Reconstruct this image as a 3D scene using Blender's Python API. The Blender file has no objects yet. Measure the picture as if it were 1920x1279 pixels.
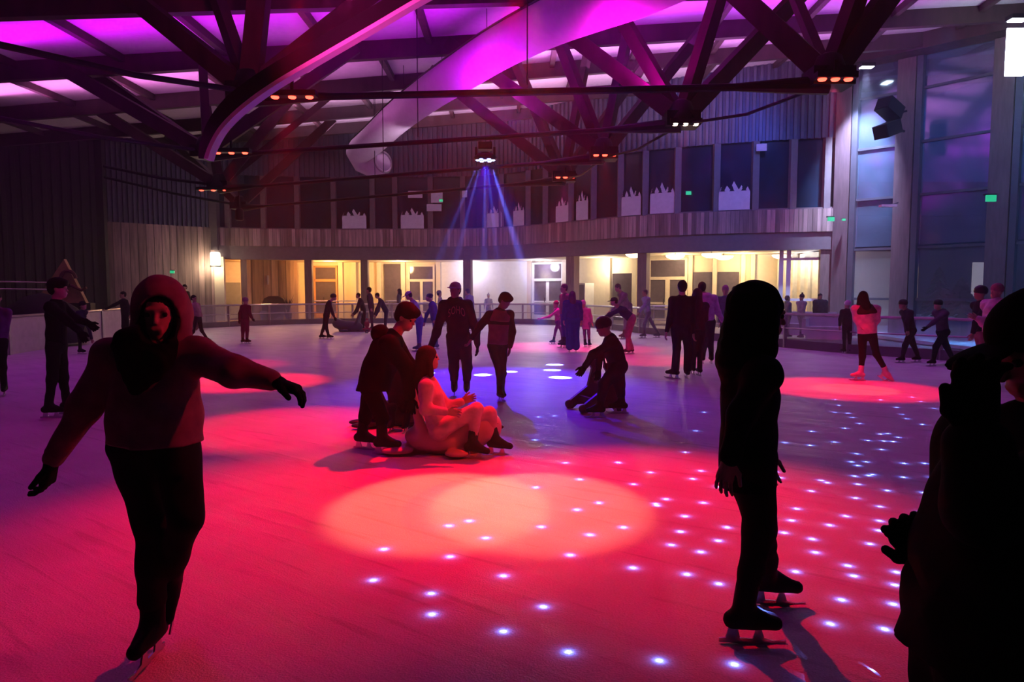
import bpy, bmesh, math, random
import numpy as np
from mathutils import Vector, Matrix
random.seed(7)
SC = bpy.context.scene
COL = SC.collection
# ------------------------------------------------------------------ camera
F, CX, CY, CAMZ = 1300.0, 960.0, 639.5, 1.62
PITCH = math.atan((CY - 545.0) / F)
cam_d = bpy.data.cameras.new('camera')
cam_d.lens = F / 1920 * 36; cam_d.sensor_width = 36; cam_d.clip_end = 300; cam_d.clip_start = .05
cam = bpy.data.objects.new('camera', cam_d); COL.objects.link(cam)
cam.location = (0, 0, CAMZ); cam.rotation_euler = (math.pi / 2 - PITCH, 0, 0)
SC.camera = cam
# ------------------------------------------------------------------ world, exposure
w = bpy.data.worlds.new('night'); SC.world = w; w.use_nodes = True
w.node_tree.nodes['Background'].inputs[0].default_value = (.006, .045, .2, 1)
w.node_tree.nodes['Background'].inputs[1].default_value = 1
vs = SC.view_settings
vs.view_transform = 'Standard'; vs.look = 'None'; vs.exposure = 0; vs.gamma = 1; vs.use_curve_mapping = False
cy = SC.cycles
cy.use_denoising = True; cy.max_bounces = 5; cy.diffuse_bounces = 2; cy.glossy_bounces = 2
cy.transparent_max_bounces = 8; cy.volume_bounces = 0; cy.sample_clamp_indirect = 3; cy.sample_clamp_direct = 0
cy.use_adaptive_sampling = True; cy.adaptive_threshold = .09; cy.adaptive_min_samples = 16
cy.caustics_reflective = False; cy.caustics_refractive = False
cy.volume_step_rate = 4

# ------------------------------------------------------------------ geometry of the view
def ray(px, py):
    u = (px - CX) / F; v = (CY - py) / F
    return (u, math.cos(PITCH) + v * math.sin(PITCH), -math.sin(PITCH) + v * math.cos(PITCH))
def P(px, py, Y):
    d = ray(px, py); t = Y / d[1]
    return Vector((d[0] * t, Y, CAMZ + d[2] * t))
def G(px, py, z=0.0):
    d = ray(px, py); t = (z - CAMZ) / d[2]
    return Vector((d[0] * t, d[1] * t, z))
CA, CB, CC = 6.96, .08, .10
def CZ(x, y): return CA + CB * x + CC * y
def PC(px, py, drop=0.0):          # a point of the roof plane
    d = ray(px, py); t = (CA - drop - CAMZ) / (d[2] - CB * d[0] - CC * d[1])
    return Vector((d[0] * t, d[1] * t, CAMZ + d[2] * t))
def hit(px, poly):
    u = (px - CX) / F; c = math.cos(PITCH)
    # uses the horizon row, so u per metre of depth
    for (x0, y0), (x1, y1) in zip(poly[:-1], poly[1:]):
        k = u / (c + (CY - 545) / F * math.sin(PITCH))
        den = (x1 - x0) - k * (y1 - y0)
        if abs(den) < 1e-9: continue
        t = (k * y0 - x0) / den
        if -1e-6 <= t <= 1 + 1e-6:
            return Vector((x0 + t * (x1 - x0), y0 + t * (y1 - y0), 0)), Vector((x1 - x0, y1 - y0, 0)).normalized()
    return None
def smooth(pts, n=6):
    out = []
    for i in range(len(pts) - 1):
        p0 = pts[max(i - 1, 0)]; p1 = pts[i]; p2 = pts[i + 1]; p3 = pts[min(i + 2, len(pts) - 1)]
        for k in range(n):
            t = k / n
            out.append(tuple(.5 * ((2 * p1[j]) + (-p0[j] + p2[j]) * t + (2 * p0[j] - 5 * p1[j] + 4 * p2[j] - p3[j]) * t * t + (-p0[j] + 3 * p1[j] - 3 * p2[j] + p3[j]) * t ** 3) for j in range(len(p1))))
    out.append(tuple(pts[-1])); return out

# ------------------------------------------------------------------ lights (stage lamps' bodies are built further down, fill lights have none)
def spot(name, loc, target, color, power, angle, blend=.5, radius=.06, vol=1.0, spec=1.0):
    l = bpy.data.lights.new(name, 'SPOT'); l.energy = power; l.color = color
    l.spot_size = math.radians(angle); l.spot_blend = blend; l.shadow_soft_size = radius
    l.volume_factor = vol; l.specular_factor = spec
    o = bpy.data.objects.new(name, l); COL.objects.link(o); o.location = loc
    o.rotation_euler = (Vector(target) - Vector(loc)).to_track_quat('-Z', 'Y').to_euler()
    return o
def point(name, loc, color, power, radius=.1, spec=1.0):
    l = bpy.data.lights.new(name, 'POINT'); l.energy = power; l.color = color; l.shadow_soft_size = radius
    l.specular_factor = spec
    o = bpy.data.objects.new(name, l); COL.objects.link(o); o.location = loc; return o
RED = (1, .001, .016); WARM = (1, .26, .12); VIO = (.36, .05, .75); MAG = (.8, .0, .8); BLU = (.05, .0, 1)
LZ = 5.0
def lamp_at(px, py, z=LZ):
    d = ray(px, py); t = (z - CAMZ) / d[2]
    return Vector((d[0] * t, d[1] * t, z))
LAMPS = {   # three-lens bars: where they hang
    'L1': lamp_at(548, 188), 'L2': lamp_at(434, 291), 'L3': lamp_at(400, 360),
    'R1': lamp_at(1566, 155), 'R2': lamp_at(1285, 238), 'R3': lamp_at(1134, 295), 'R4': lamp_at(1060, 336),
    'C0': lamp_at(968, -16), 'C1': lamp_at(560, -30)}
L = LAMPS
spot('red spot', L['C0'], G(640, 945), RED, 2500, 43, .9)
spot('red spot', L['C0'], G(1230, 945), RED, 2300, 43, .9)
spot('red spot core', L['C0'] + Vector((.22, 0, 0)), G(1010, 945), WARM, 1700, 17.5, .35)
spot('red spot core', L['C0'] + Vector((-.22, 0, 0)), G(830, 945), WARM, 1700, 17.5, .35)
spot('red side fill', (4.6, 3.5, 4.6), (-1.4, 3.1, 1.25), (1, .02, .07), 620, 15, .8)  # added fill for the hooded figure's face and flank, no fixture
spot('red column spot', L['R1'] + Vector((.1, .3, 0)), (12.6, 27.3, 4.5), (1, .06, .28), 2600, 26, .9)
spot('red side fill', (3.6, 4.2, 5.0), (-.6, 6.8, .7), (1, .02, .01), 900, 22, .8)  # added fill for the bending and seated figures, no fixture
spot('red spot', L['C1'], G(560, 800), RED, 1500, 36, .6)
spot('red spot', L['L1'], G(470, 716), RED, 2000, 34, .6)
spot('red spot', L['L2'], G(450, 683), RED, 900, 24, .6)
spot('red spot', L['R1'], G(1590, 728), RED, 1700, 36, .4)
spot('red spot core', L['R1'], G(1600, 730), WARM, 420, 17, .4)
spot('red spot', L['R2'], G(1215, 675), RED, 900, 36, .7)
spot('red spot', L['R3'], G(1150, 655), RED, 1100, 36, .7)
spot('red spot', L['R4'], G(1020, 650), (1, .0, .3), 1500, 44, .8)
spot('red spot', L['L3'], G(400, 640), RED, 60, 30, .6)
spot('green spot', L['L3'] + Vector((.4, 0, 0)), G(470, 634), (.03, 1, .25), 1200, 3.4, .4)
# violet fill over the ice: added fill for the ambient tone, no lamp bodies
spot('violet fill', (-4.5, 6, 6.3), (-5, 5.5, 0), (.5, .0, .34), 380, 110, 1, .3)
spot('violet fill', (-9, 14, 7), (-9, 13, 0), (.34, .0, .42), 520, 110, 1, .3)
spot('violet fill', (5.5, 7, 6.5), (5.5, 7, 0), (.34, .0, .36), 380, 110, 1, .3)
spot('violet fill', (8, 14, 7), (8, 15, 0), (.3, .04, .5), 450, 110, 1, .3)
spot('violet fill', (0, 19, 7), (0, 21, 0), (.45, .03, .5), 300, 110, 1, .3)
# added magenta, pink and violet area fills below the roof sheets, no fixtures
def roof_fill(name, x0, x1, y, color, power, w_=.25, tilt=0):
    l = bpy.data.lights.new(name, 'AREA'); l.shape = 'RECTANGLE'; l.size = x1 - x0; l.size_y = w_; l.energy = power; l.color = color; l.volume_factor = .15
    o = bpy.data.objects.new(name, l); COL.objects.link(o); xm = (x0 + x1) / 2; o.location = (xm, y, CZ(xm, y) - .75); o.rotation_euler = (math.pi + math.radians(tilt), math.atan(CB), 0)
roof_fill('magenta roof fill', -16, -2, 17.0, (.42, 0, .60), 300, 1.6)
roof_fill('magenta roof fill', -2, 11, 19.0, (.38, .02, .66), 520, 1.6)
roof_fill('pink roof fill', -20, -5, 22.2, (.42, .10, .36), 520, 1.6)
roof_fill('violet roof fill', -5, 12, 22.8, (.45, .12, .50), 800, 1.6)
roof_fill('pink roof fill', -20, 8, 27.3, (.42, .2, .38), 1700, 1.6)
roof_fill('pink roof fill', -18, 0, 32.2, (.42, .22, .40), 900, 1.2)
def up_fill(name, loc, along, size, color, power):  # added upward fills for the duct, no fixture built
    l = bpy.data.lights.new(name, 'AREA'); l.shape = 'RECTANGLE'; l.size = size; l.size_y = .3; l.energy = power; l.color = color; l.volume_factor = .15
    o = bpy.data.objects.new(name, l); COL.objects.link(o); o.location = loc; o.rotation_euler = (math.pi, 0, -math.atan2(along[1], along[0])) ; return o
up_fill('duct fill light', (2.5, 14.2, 5.9), (-.55, 1), 3.5, (.9, 0, .75), 210)
up_fill('duct fill light', (-.4, 18.2, 6.0), (-.55, 1), 4.5, (.62, 0, 1), 240)
spot('duct end fill', (-2.5, 22, 5.4), (-5.4, 26.5, 8.2), (.8, .5, .8), 500, 40, 1, .1)  # added fill brightening the far end of the duct
spot('pink beam fill', (-1.5, 6.2, 4.2), (-2.2, 9.1, 5.7), (1, .03, .35), 1200, 60, 1, .1)  # added fill brightening the curved beam's underside
# moving head: wide blue plus six narrow beams
HEAD = P(910, 283, 15.6)
spot('blue wash', HEAD - Vector((0, 0, .3)), G(930, 718), BLU, 2600, 60, .8, .05)
for gx, gy, pw, an in ((735, 697, 400, 2.2), (800, 700, 500, 2.2), (905, 703, 500, 2.4), (955, 697, 400, 2.4), (1040, 684, 600, 2.6), (1035, 694, 600, 2.4), (1050, 708, 600, 2.6)):
    spot('blue beam', HEAD - Vector(((910 - gx) * .001, 0, .3)), G(gx, gy), (.10, .16, 1), pw * 140, an * 1.8, .6, .02)
# star projector: one lamp whose lens throws small dots over the ice (pattern given in metres on the ice)
DOTS = [(720, 1030),(700, 1088),(844, 1044),(842, 986),(880, 977),(911, 1009),(809, 1113),(810, 1152),(944, 1080),(1015, 988),(1019, 1138),(944, 1184),(1066, 1223),(1236, 1239),(1069, 1041),(1106, 1003),(1082, 956),(1123, 943),(1005, 914),(1087, 899),(1169, 989),(1187, 1065),(1188, 908),(1220, 886),(1159, 867),(1232, 948),(1249, 936),(1284, 968),(1276, 997),(1259, 1022),(1320, 773),(1305, 808),(1285, 848),(1314, 883),(1299, 898),(1347, 913),(1319, 943),(1285, 968),(1363, 989),(1347, 1014),(1314, 1035),(1288, 1077),(1348, 1095),(1468, 1107),(1436, 1142),(1377, 1246),(1536, 1230),(1639, 1256),(1533, 1277),(1676, 1278),(1557, 1170),(1659, 1180),(1578, 1125),(1675, 1133),(1492, 1072),(1601, 1080),(1590, 1061),(1529, 1036),(1523, 1011),(1470, 999),(1484, 976),(1494, 954),(1556, 985),(1586, 968),(1631, 1020),(1648, 995),(1650, 977),(1695, 1006),(1715, 984),(1728, 961),(1650, 950),(1604, 934),(1521, 921),(1551, 905),(1540, 901),(1609, 908),(1603, 893),(1629, 892),(1636, 890),(1664, 920),(1694, 895),(1742, 936),(1747, 895),(1732, 924),(1608, 873),(1596, 866),(1624, 866),(1695, 869),(1734, 869),(1606, 851),(1653, 843),(1519, 835),(1472, 830),(1565, 829),(1627, 826),(1657, 827),(1674, 828),(1651, 814),(1664, 813),(1684, 820),(1730, 796),(1756, 812),(1777, 827),(1584, 803),(1611, 794),(1598, 783),(1522, 809),(1590, 775),(1565, 773),(1700, 785),(1691, 777),(1681, 764),(1752, 766),(1727, 753),(1771, 777),(1573, 760),(1565, 749),(1651, 750),(1710, 745),(1681, 1073),(1678, 1097),(1463, 896),(1454, 885),(1010, 782),(1040, 780),(1160, 868),(1230, 945),(1003, 825),(1060, 868)]
PJ = Vector((-.6, 5.2, 5.0))
def star_projector():
    l = bpy.data.lights.new('star projector', 'SPOT'); l.energy = 1500; l.color = (1, 1, 1); l.spot_size = math.radians(168); l.spot_blend = 0; l.shadow_soft_size = 0; l.volume_factor = 0
    l.use_nodes = True; n = l.node_tree.nodes; k = l.node_tree.links; em = n['Emission']
    tc = n.new('ShaderNodeTexCoord'); sp = n.new('ShaderNodeSeparateXYZ'); k.new(tc.outputs['Normal'], sp.inputs[0])
    ab = n.new('ShaderNodeMath'); ab.operation = 'ABSOLUTE'; k.new(sp.outputs['Z'], ab.inputs[0])
    dv = []
    for a in 'XY':
        m_ = n.new('ShaderNodeMath'); m_.operation = 'DIVIDE'; k.new(sp.outputs[a], m_.inputs[0]); k.new(ab.outputs[0], m_.inputs[1]); dv.append(m_)
    cb = n.new('ShaderNodeCombineXYZ'); k.new(dv[0].outputs[0], cb.inputs[0]); k.new(dv[1].outputs[0], cb.inputs[1])
    cur = None
    for px, py in DOTS:
        g = G(px, py); q = Vector(((g.x - PJ.x) / PJ.z, (g.y - PJ.y) / PJ.z, 0)) * SGN
        ds = n.new('ShaderNodeVectorMath'); ds.operation = 'DISTANCE'; k.new(cb.outputs[0], ds.inputs[0]); ds.inputs[1].default_value = q
        if cur is None: cur = ds.outputs['Value']
        else:
            mn = n.new('ShaderNodeMath'); mn.operation = 'MINIMUM'; k.new(cur, mn.inputs[0]); k.new(ds.outputs['Value'], mn.inputs[1]); cur = mn.outputs[0]
    def M_(op, a, b):
        m_ = n.new('ShaderNodeMath'); m_.operation = op
        for i, v in enumerate((a, b)):
            if isinstance(v, (int, float)): m_.inputs[i].default_value = v
            else: k.new(v, m_.inputs[i])
        return m_.outputs[0]
    x = M_('DIVIDE', cur, .0115 / PJ.z); x = M_('MULTIPLY', x, x); x = M_('ADD', x, 1.0); x = M_('POWER', x, -1.6)
    x = M_('MULTIPLY', x, 30.0); z3 = M_('POWER', ab.outputs[0], -2.6); x = M_('MULTIPLY', x, z3)
    cl = M_('LESS_THAN', cur, .28 / PJ.z); x = M_('MULTIPLY', x, cl)
    k.new(x, em.inputs['Strength']); em.inputs['Color'].default_value = (.12, .22, 1, 1)
    o = bpy.data.objects.new('star projector', l); COL.objects.link(o); o.location = PJ
SGN = 1
star_projector()
# blue-white floodlights by the glass wall
FL1 = P(1625, 128, 25.8); FL2 = P(1908, 40, 19.8)
spot('floodlight', FL1, FL1 + Vector((.35, 1.0, -2.6)), (.5, .6, 1), 14000, 55, .9, .15)
spot('floodlight', FL2, FL2 + Vector((.9, 1.0, -3)), (.12, .45, 1), 12000, 65, .9, .15)
spot('floodlight', FL2 + Vector((-1.4, .8, 0)), (13.5, 25, 4), (.01, .12, .6), 900, 120, 1, .15)  # extra wide blue fill towards the glass wall, without a fixture
spot('floodlight', (9, 24, 9), (7, 29.5, 5.5), (.06, .12, .8), 1100, 120, 1, .2)  # added blue ambient fill for the right of the back wall, no fixture
# added spots standing in for lobby light spilling onto the far ice
for x, y, c, p in ((-12, 34.5, (1, .45, .2), 620), (-7, 34.8, (1, .55, .28), 620), (-2, 34.6, (1, .8, .85), 420), (1.2, 33.2, (1, .9, 1), 700), (4.2, 30.2, (1, .92, .9), 600), (7.5, 28, (1, .8, .7), 220)):
    spot('lobby spill fill', (x, y + .6, 3.15), (x - .1, y - 4, 0), c, p * .55, 80, .8, .2)
# lobby lights
for x, y, c, p in ((-14.5, 39.5, (1, .38, .08), 760), (-10.5, 40, (1, .45, .12), 900), (-6.5, 40, (1, .58, .26), 700), (-2.5, 40, (.78, .72, 1), 300),
                   (1.5, 38.5, (.8, .76, 1), 380), (4.6, 35.5, (1, .8, .52), 430), (7.8, 32.4, (1, .68, .33), 470), (10.5, 31.6, (1, .66, .3), 470), (13.3, 31, (.85, .85, 1), 300)):
    point('lobby light', (x, y, 2.95), c, p * .40, .25)
# ------------------------------------------------------------------ helpers
def mat(name, base, rough=.6, metal=0.0, var=.12, scale=6.0, bump=0.0, spec=.3, emit=None, estr=0.0, stretch=(1, 1, 1)):
    m = bpy.data.materials.new(name); m.use_nodes = True
    n = m.node_tree.nodes; k = m.node_tree.links; b = n['Principled BSDF']
    b.inputs['Roughness'].default_value = rough; b.inputs['Metallic'].default_value = metal
    b.inputs['Specular IOR Level'].default_value = spec
    tc = n.new('ShaderNodeTexCoord'); mp = n.new('ShaderNodeMapping'); mp.inputs['Scale'].default_value = stretch
    nz = n.new('ShaderNodeTexNoise'); nz.inputs['Scale'].default_value = scale; nz.inputs['Detail'].default_value = 5
    cr = n.new('ShaderNodeValToRGB')
    cr.color_ramp.elements[0].color = tuple(c * (1 - var) for c in base) + (1,)
    cr.color_ramp.elements[1].color = tuple(min(1, c * (1 + var)) for c in base) + (1,)
    cr.color_ramp.elements[0].position = .3; cr.color_ramp.elements[1].position = .7
    k.new(tc.outputs['Object'], mp.inputs[0]); k.new(mp.outputs[0], nz.inputs['Vector'])
    k.new(nz.outputs['Fac'], cr.inputs[0]); k.new(cr.outputs[0], b.inputs['Base Color'])
    if bump:
        bp = n.new('ShaderNodeBump'); bp.inputs['Strength'].default_value = bump; bp.inputs['Distance'].default_value = .02
        k.new(nz.outputs['Fac'], bp.inputs['Height']); k.new(bp.outputs[0], b.inputs['Normal'])
    if emit:
        b.inputs['Emission Color'].default_value = tuple(emit) + (1,); b.inputs['Emission Strength'].default_value = estr
    return m
def tag(o, label=None, cat=None, group=None, kind=None):
    if label: o['label'] = label
    if cat: o['category'] = cat
    if group: o['group'] = group
    if kind: o['kind'] = kind
    return o
def thing(name, label, cat, loc=(0, 0, 0), group=None, kind=None):
    o = bpy.data.objects.new(name, None); COL.objects.link(o); o.location = loc; o.empty_display_size = .2
    return tag(o, label, cat, group, kind)
class MB:
    def __init__(s): s.v = []; s.f = []; s.sm = False
    def add(s, vs_, fs):
        b = len(s.v); s.v += [tuple(x) for x in vs_]; s.f += [tuple(b + i for i in f) for f in fs]; return s
    def box(s, c, size, ax=None):
        hx, hy, hz = (a / 2 for a in size); c = Vector(c)
        X, Y, Z = (Vector((1, 0, 0)), Vector((0, 1, 0)), Vector((0, 0, 1))) if ax is None else ax
        vs_ = [c + X * (hx * i) + Y * (hy * j) + Z * (hz * k) for i in (-1, 1) for j in (-1, 1) for k in (-1, 1)]
        return s.add(vs_, [(0, 1, 3, 2), (4, 6, 7, 5), (0, 4, 5, 1), (2, 3, 7, 6), (0, 2, 6, 4), (1, 5, 7, 3)])
    def bar(s, a, b, wd, ht, up=(0, 0, 1)):
        a = Vector(a); b = Vector(b); Z = (b - a); l = Z.length; Z.normalize()
        X = Z.cross(Vector(up))
        if X.length < 1e-4: X = Z.cross(Vector((1, 0, 0)))
        X.normalize(); Y = X.cross(Z).normalized()
        return s.box((a + b) / 2, (wd, ht, l), (X, Y, Z))
    def tube(s, pts, r, n=10, cap=True):
        pts = [Vector(p) for p in pts]; rs = r if hasattr(r, '__len__') else [r] * len(pts)
        rings = []; ref = None
        for i, p in enumerate(pts):
            t = (pts[min(i + 1, len(pts) - 1)] - pts[max(i - 1, 0)]).normalized()
            if ref is None:
                ref = t.cross(Vector((0, 0, 1)))
                if ref.length < .05: ref = t.cross(Vector((1, 0, 0)))
            ref = (ref - t * ref.dot(t)).normalized(); q = t.cross(ref)
            rings.append([p + (ref * math.cos(2 * math.pi * j / n) + q * math.sin(2 * math.pi * j / n)) * rs[i] for j in range(n)])
        vs_ = [v for rg in rings for v in rg]; fs = []
        for i in range(len(pts) - 1):
            for j in range(n):
                fs.append((i * n + j, i * n + (j + 1) % n, (i + 1) * n + (j + 1) % n, (i + 1) * n + j))
        if cap: fs.append(tuple(range(n - 1, -1, -1))); fs.append(tuple((len(pts) - 1) * n + j for j in range(n)))
        return s.add(vs_, fs)
    def lathe(s, prof, c, n=20, ax=None):
        c = Vector(c); X, Y, Z = (Vector((1, 0, 0)), Vector((0, 1, 0)), Vector((0, 0, 1))) if ax is None else ax
        vs_ = [c + X * (r * math.cos(2 * math.pi * j / n)) + Y * (r * math.sin(2 * math.pi * j / n)) + Z * z for r, z in prof for j in range(n)]
        fs = [(i * n + j, i * n + (j + 1) % n, (i + 1) * n + (j + 1) % n, (i + 1) * n + j) for i in range(len(prof) - 1) for j in range(n)]
        fs.append(tuple(range(n - 1, -1, -1))); fs.append(tuple((len(prof) - 1) * n + j for j in range(n)))
        return s.add(vs_, fs)
    def prism(s, outline, c, X, Y, thick):      # outline in the X,Y plane, extruded both ways along X x Y
        c = Vector(c); X = Vector(X).normalized(); Y = Vector(Y).normalized(); N = X.cross(Y); n = len(outline)
        vs_ = [c + X * a + Y * b + N * (thick / 2 * k) for k in (-1, 1) for a, b in outline]
        return s.add(vs_, [tuple(range(n - 1, -1, -1)), tuple(range(n, 2 * n))] + [(i, (i + 1) % n, n + (i + 1) % n, n + i) for i in range(n)])
    def strip(s, poly, z0, z1, t=.2):           # wall that follows a 2D polyline; z0, z1 numbers or functions
        n = len(poly); vs_ = []
        g = lambda z, x, y: z(x, y) if callable(z) else z
        for i, (x, y) in enumerate(poly):
            a = poly[max(i - 1, 0)]; b = poly[min(i + 1, n - 1)]
            d = Vector((b[0] - a[0], b[1] - a[1], 0)).normalized(); m_ = Vector((-d.y, d.x, 0)) * t
            vs_ += [(x, y, g(z0, x, y)), (x, y, g(z1, x, y)), (x + m_.x, y + m_.y, g(z1, x, y)), (x + m_.x, y + m_.y, g(z0, x, y))]
        fs = [(0, 1, 2, 3), tuple(4 * (n - 1) + j for j in (3, 2, 1, 0))]
        for i in range(n - 1):
            for j in range(4):
                fs.append((4 * i + j, 4 * i + 4 + j, 4 * i + 4 + (j + 1) % 4, 4 * i + (j + 1) % 4))
        return s.add(vs_, fs)
    def build(s, name, m, parent=None, smooth_=False):
        me = bpy.data.meshes.new(name); off = Vector((0, 0, 0))
        if parent is not None:
            q = parent
            while q is not None: off += q.location; q = q.parent
        me.from_pydata([(x - off.x, y - off.y, z - off.z) for x, y, z in s.v], [], s.f)
        bm = bmesh.new(); bm.from_mesh(me); bmesh.ops.recalc_face_normals(bm, faces=bm.faces); bm.to_mesh(me); bm.free()
        if smooth_: me.polygons.foreach_set('use_smooth', [True] * len(me.polygons))
        me.materials.append(m); o = bpy.data.objects.new(name, me); COL.objects.link(o)
        if parent is not None: o.parent = parent
        return o
    def struct(s, name, m, label=None, smooth_=False):
        return tag(s.build(name, m, None, smooth_), label, None, None, 'structure')
UP = Vector((0, 0, 1))

# ------------------------------------------------------------------ materials
def ice_mat():
    m = mat('ice', (.76, .70, .78), .42, 0, .10, 1.3, 0, .06)
    n = m.node_tree.nodes; k = m.node_tree.links; b = n['Principled BSDF']
    tc = [x for x in n if x.type == 'TEX_COORD'][0]
    def noise(sc, det, stretch, rot=0, dist=0):
        m0 = n.new('ShaderNodeMapping'); m0.inputs['Rotation'].default_value = (0, 0, rot); mp = n.new('ShaderNodeMapping'); mp.inputs['Scale'].default_value = stretch; k.new(tc.outputs['Object'], m0.inputs[0])
        z = n.new('ShaderNodeTexNoise'); z.inputs['Scale'].default_value = sc; z.inputs['Detail'].default_value = det; z.inputs['Distortion'].default_value = dist
        k.new(m0.outputs[0], mp.inputs[0]); k.new(mp.outputs[0], z.inputs['Vector']); return z
    def ramp(src, p0, p1, c0=0, c1=1):
        r = n.new('ShaderNodeValToRGB'); r.color_ramp.elements[0].position = p0; r.color_ramp.elements[1].position = p1
        r.color_ramp.elements[0].color = (c0, c0, c0, 1); r.color_ramp.elements[1].color = (c1, c1, c1, 1)
        k.new(src, r.inputs[0]); return r
    fine = noise(95, 6, (1, 1, 1)); cut1 = noise(1.6, 7, (.6, 7, 1), .62, .5); cut2 = noise(1.3, 7, (6, .7, 1), -.95, .7)
    rf = ramp(fine.outputs['Fac'], .35, .7, .80, 1.0)
    r1 = ramp(cut1.outputs['Fac'], .60, .68, 1.0, .80); r2 = ramp(cut2.outputs['Fac'], .62, .70, 1.0, .88)
    old = b.inputs['Base Color'].links[0].from_socket
    cur = old
    for r in (rf, r1, r2):
        mx = n.new('ShaderNodeMixRGB'); mx.blend_type = 'MULTIPLY'; mx.inputs[0].default_value = 1
        k.new(cur, mx.inputs[1]); k.new(r.outputs[0], mx.inputs[2]); cur = mx.outputs[0]
    k.new(cur, b.inputs['Base Color'])
    ad = n.new('ShaderNodeMath'); ad.operation = 'ADD'; k.new(fine.outputs['Fac'], ad.inputs[0]); k.new(cut1.outputs['Fac'], ad.inputs[1])
    ad2 = n.new('ShaderNodeMath'); ad2.operation = 'ADD'; k.new(ad.outputs[0], ad2.inputs[0]); k.new(cut2.outputs['Fac'], ad2.inputs[1])
    bp = n.new('ShaderNodeBump'); bp.inputs['Strength'].default_value = .55; bp.inputs['Distance'].default_value = .012
    k.new(ad2.outputs[0], bp.inputs['Height']); k.new(bp.outputs[0], b.inputs['Normal'])
    rr = ramp(cut2.outputs['Fac'], .35, .65, .28, .55); k.new(rr.outputs[0], b.inputs['Roughness'])
    return m
def plank_mat(name, base, sc=5.5, var=.35):
    m = mat(name, base, .8, 0, var, 3.0, .1, .15, stretch=(3, 3, .25))
    n = m.node_tree.nodes; k = m.node_tree.links; b = n['Principled BSDF']
    tc = [x for x in n if x.type == 'TEX_COORD'][0]
    sp = n.new('ShaderNodeSeparateXYZ'); k.new(tc.outputs['Object'], sp.inputs[0])
    s1 = n.new('ShaderNodeMath'); s1.operation = 'MULTIPLY_ADD'; s1.inputs[1].default_value = -.35; k.new(sp.outputs['Y'], s1.inputs[0]); k.new(sp.outputs['X'], s1.inputs[2])
    s2 = n.new('ShaderNodeMath'); s2.operation = 'MULTIPLY'; s2.inputs[1].default_value = sc; k.new(s1.outputs[0], s2.inputs[0])
    fl = n.new('ShaderNodeMath'); fl.operation = 'FLOOR'; k.new(s2.outputs[0], fl.inputs[0])
    wn = n.new('ShaderNodeTexWhiteNoise'); wn.noise_dimensions = '1D'; k.new(fl.outputs[0], wn.inputs['W'])
    fr = n.new('ShaderNodeMath'); fr.operation = 'FRACT'; k.new(s2.outputs[0], fr.inputs[0])
    gp = n.new('ShaderNodeMath'); gp.operation = 'GREATER_THAN'; gp.inputs[1].default_value = .1; k.new(fr.outputs[0], gp.inputs[0])
    mr = n.new('ShaderNodeMapRange'); mr.inputs['To Min'].default_value = .55; mr.inputs['To Max'].default_value = 1.25; k.new(wn.outputs['Value'], mr.inputs[0])
    mg = n.new('ShaderNodeMapRange'); mg.inputs['To Min'].default_value = .35; mg.inputs['To Max'].default_value = 1; k.new(gp.outputs[0], mg.inputs[0])
    mm = n.new('ShaderNodeMath'); mm.operation = 'MULTIPLY'; k.new(mr.outputs[0], mm.inputs[0]); k.new(mg.outputs[0], mm.inputs[1])
    mx = n.new('ShaderNodeVectorMath'); mx.operation = 'SCALE'
    k.new(b.inputs['Base Color'].links[0].from_socket, mx.inputs[0]); k.new(mm.outputs[0], mx.inputs['Scale']); k.new(mx.outputs[0], b.inputs['Base Color'])
    return m
def glass_mat(name, tint, trans=.6, rough=.05, diff=None):
    m = bpy.data.materials.new(name); m.use_nodes = True; n = m.node_tree.nodes; k = m.node_tree.links; n.clear()
    o = n.new('ShaderNodeOutputMaterial'); t = n.new('ShaderNodeBsdfTransparent'); t.inputs[0].default_value = tuple(tint) + (1,)
    g = n.new('ShaderNodeBsdfGlossy'); g.inputs['Roughness'].default_value = rough; g.inputs[0].default_value = (.8, .85, .9, 1)
    d = n.new('ShaderNodeBsdfDiffuse'); d.inputs[0].default_value = (diff or (.5, .55, .6)) + (1,)
    nz = n.new('ShaderNodeTexNoise'); nz.inputs['Scale'].default_value = 1.5
    tc = n.new('ShaderNodeTexCoord'); k.new(tc.outputs['Object'], nz.inputs['Vector'])
    mr = n.new('ShaderNodeMapRange'); mr.inputs['To Min'].default_value = .25; mr.inputs['To Max'].default_value = .75; k.new(nz.outputs['Fac'], mr.inputs[0])
    m1 = n.new('ShaderNodeMixShader'); k.new(mr.outputs[0], m1.inputs[0]); k.new(g.outputs[0], m1.inputs[1]); k.new(d.outputs[0], m1.inputs[2])
    m2 = n.new('ShaderNodeMixShader'); m2.inputs[0].default_value = 1 - trans
    k.new(t.outputs[0], m2.inputs[1]); k.new(m1.outputs[0], m2.inputs[2]); k.new(m2.outputs[0], o.inputs[0])
    return m
M = {}
M['ice'] = ice_mat()
M['deck'] = mat('deck', (.34, .31, .32), .8, var=.3, bump=.2)
M['plank'] = plank_mat('grey planks', (.40, .28, .27))
M['plankwarm'] = plank_mat('warm planks', (.36, .22, .14), 4)
M['darkcorr'] = mat('dark sheet', (.035, .03, .035), .6, var=.2)  # the left wall's lack of light is put into this dark colour
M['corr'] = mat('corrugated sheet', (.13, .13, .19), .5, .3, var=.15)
M['roof'] = mat('roof lining', (.30, .18, .22), .8, var=.2)
M['timber'] = mat('dark timber', (.055, .028, .03), .6, var=.35, scale=4, bump=.15, stretch=(1, 1, .3))
M['steel'] = mat('black steel', (.02, .018, .022), .45, .5)
M['skylight'] = mat('skylight sheet', (.78, .74, .78), .7, var=.06)
M['fascia'] = mat('beam paint', (.20, .16, .18), .7)
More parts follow.
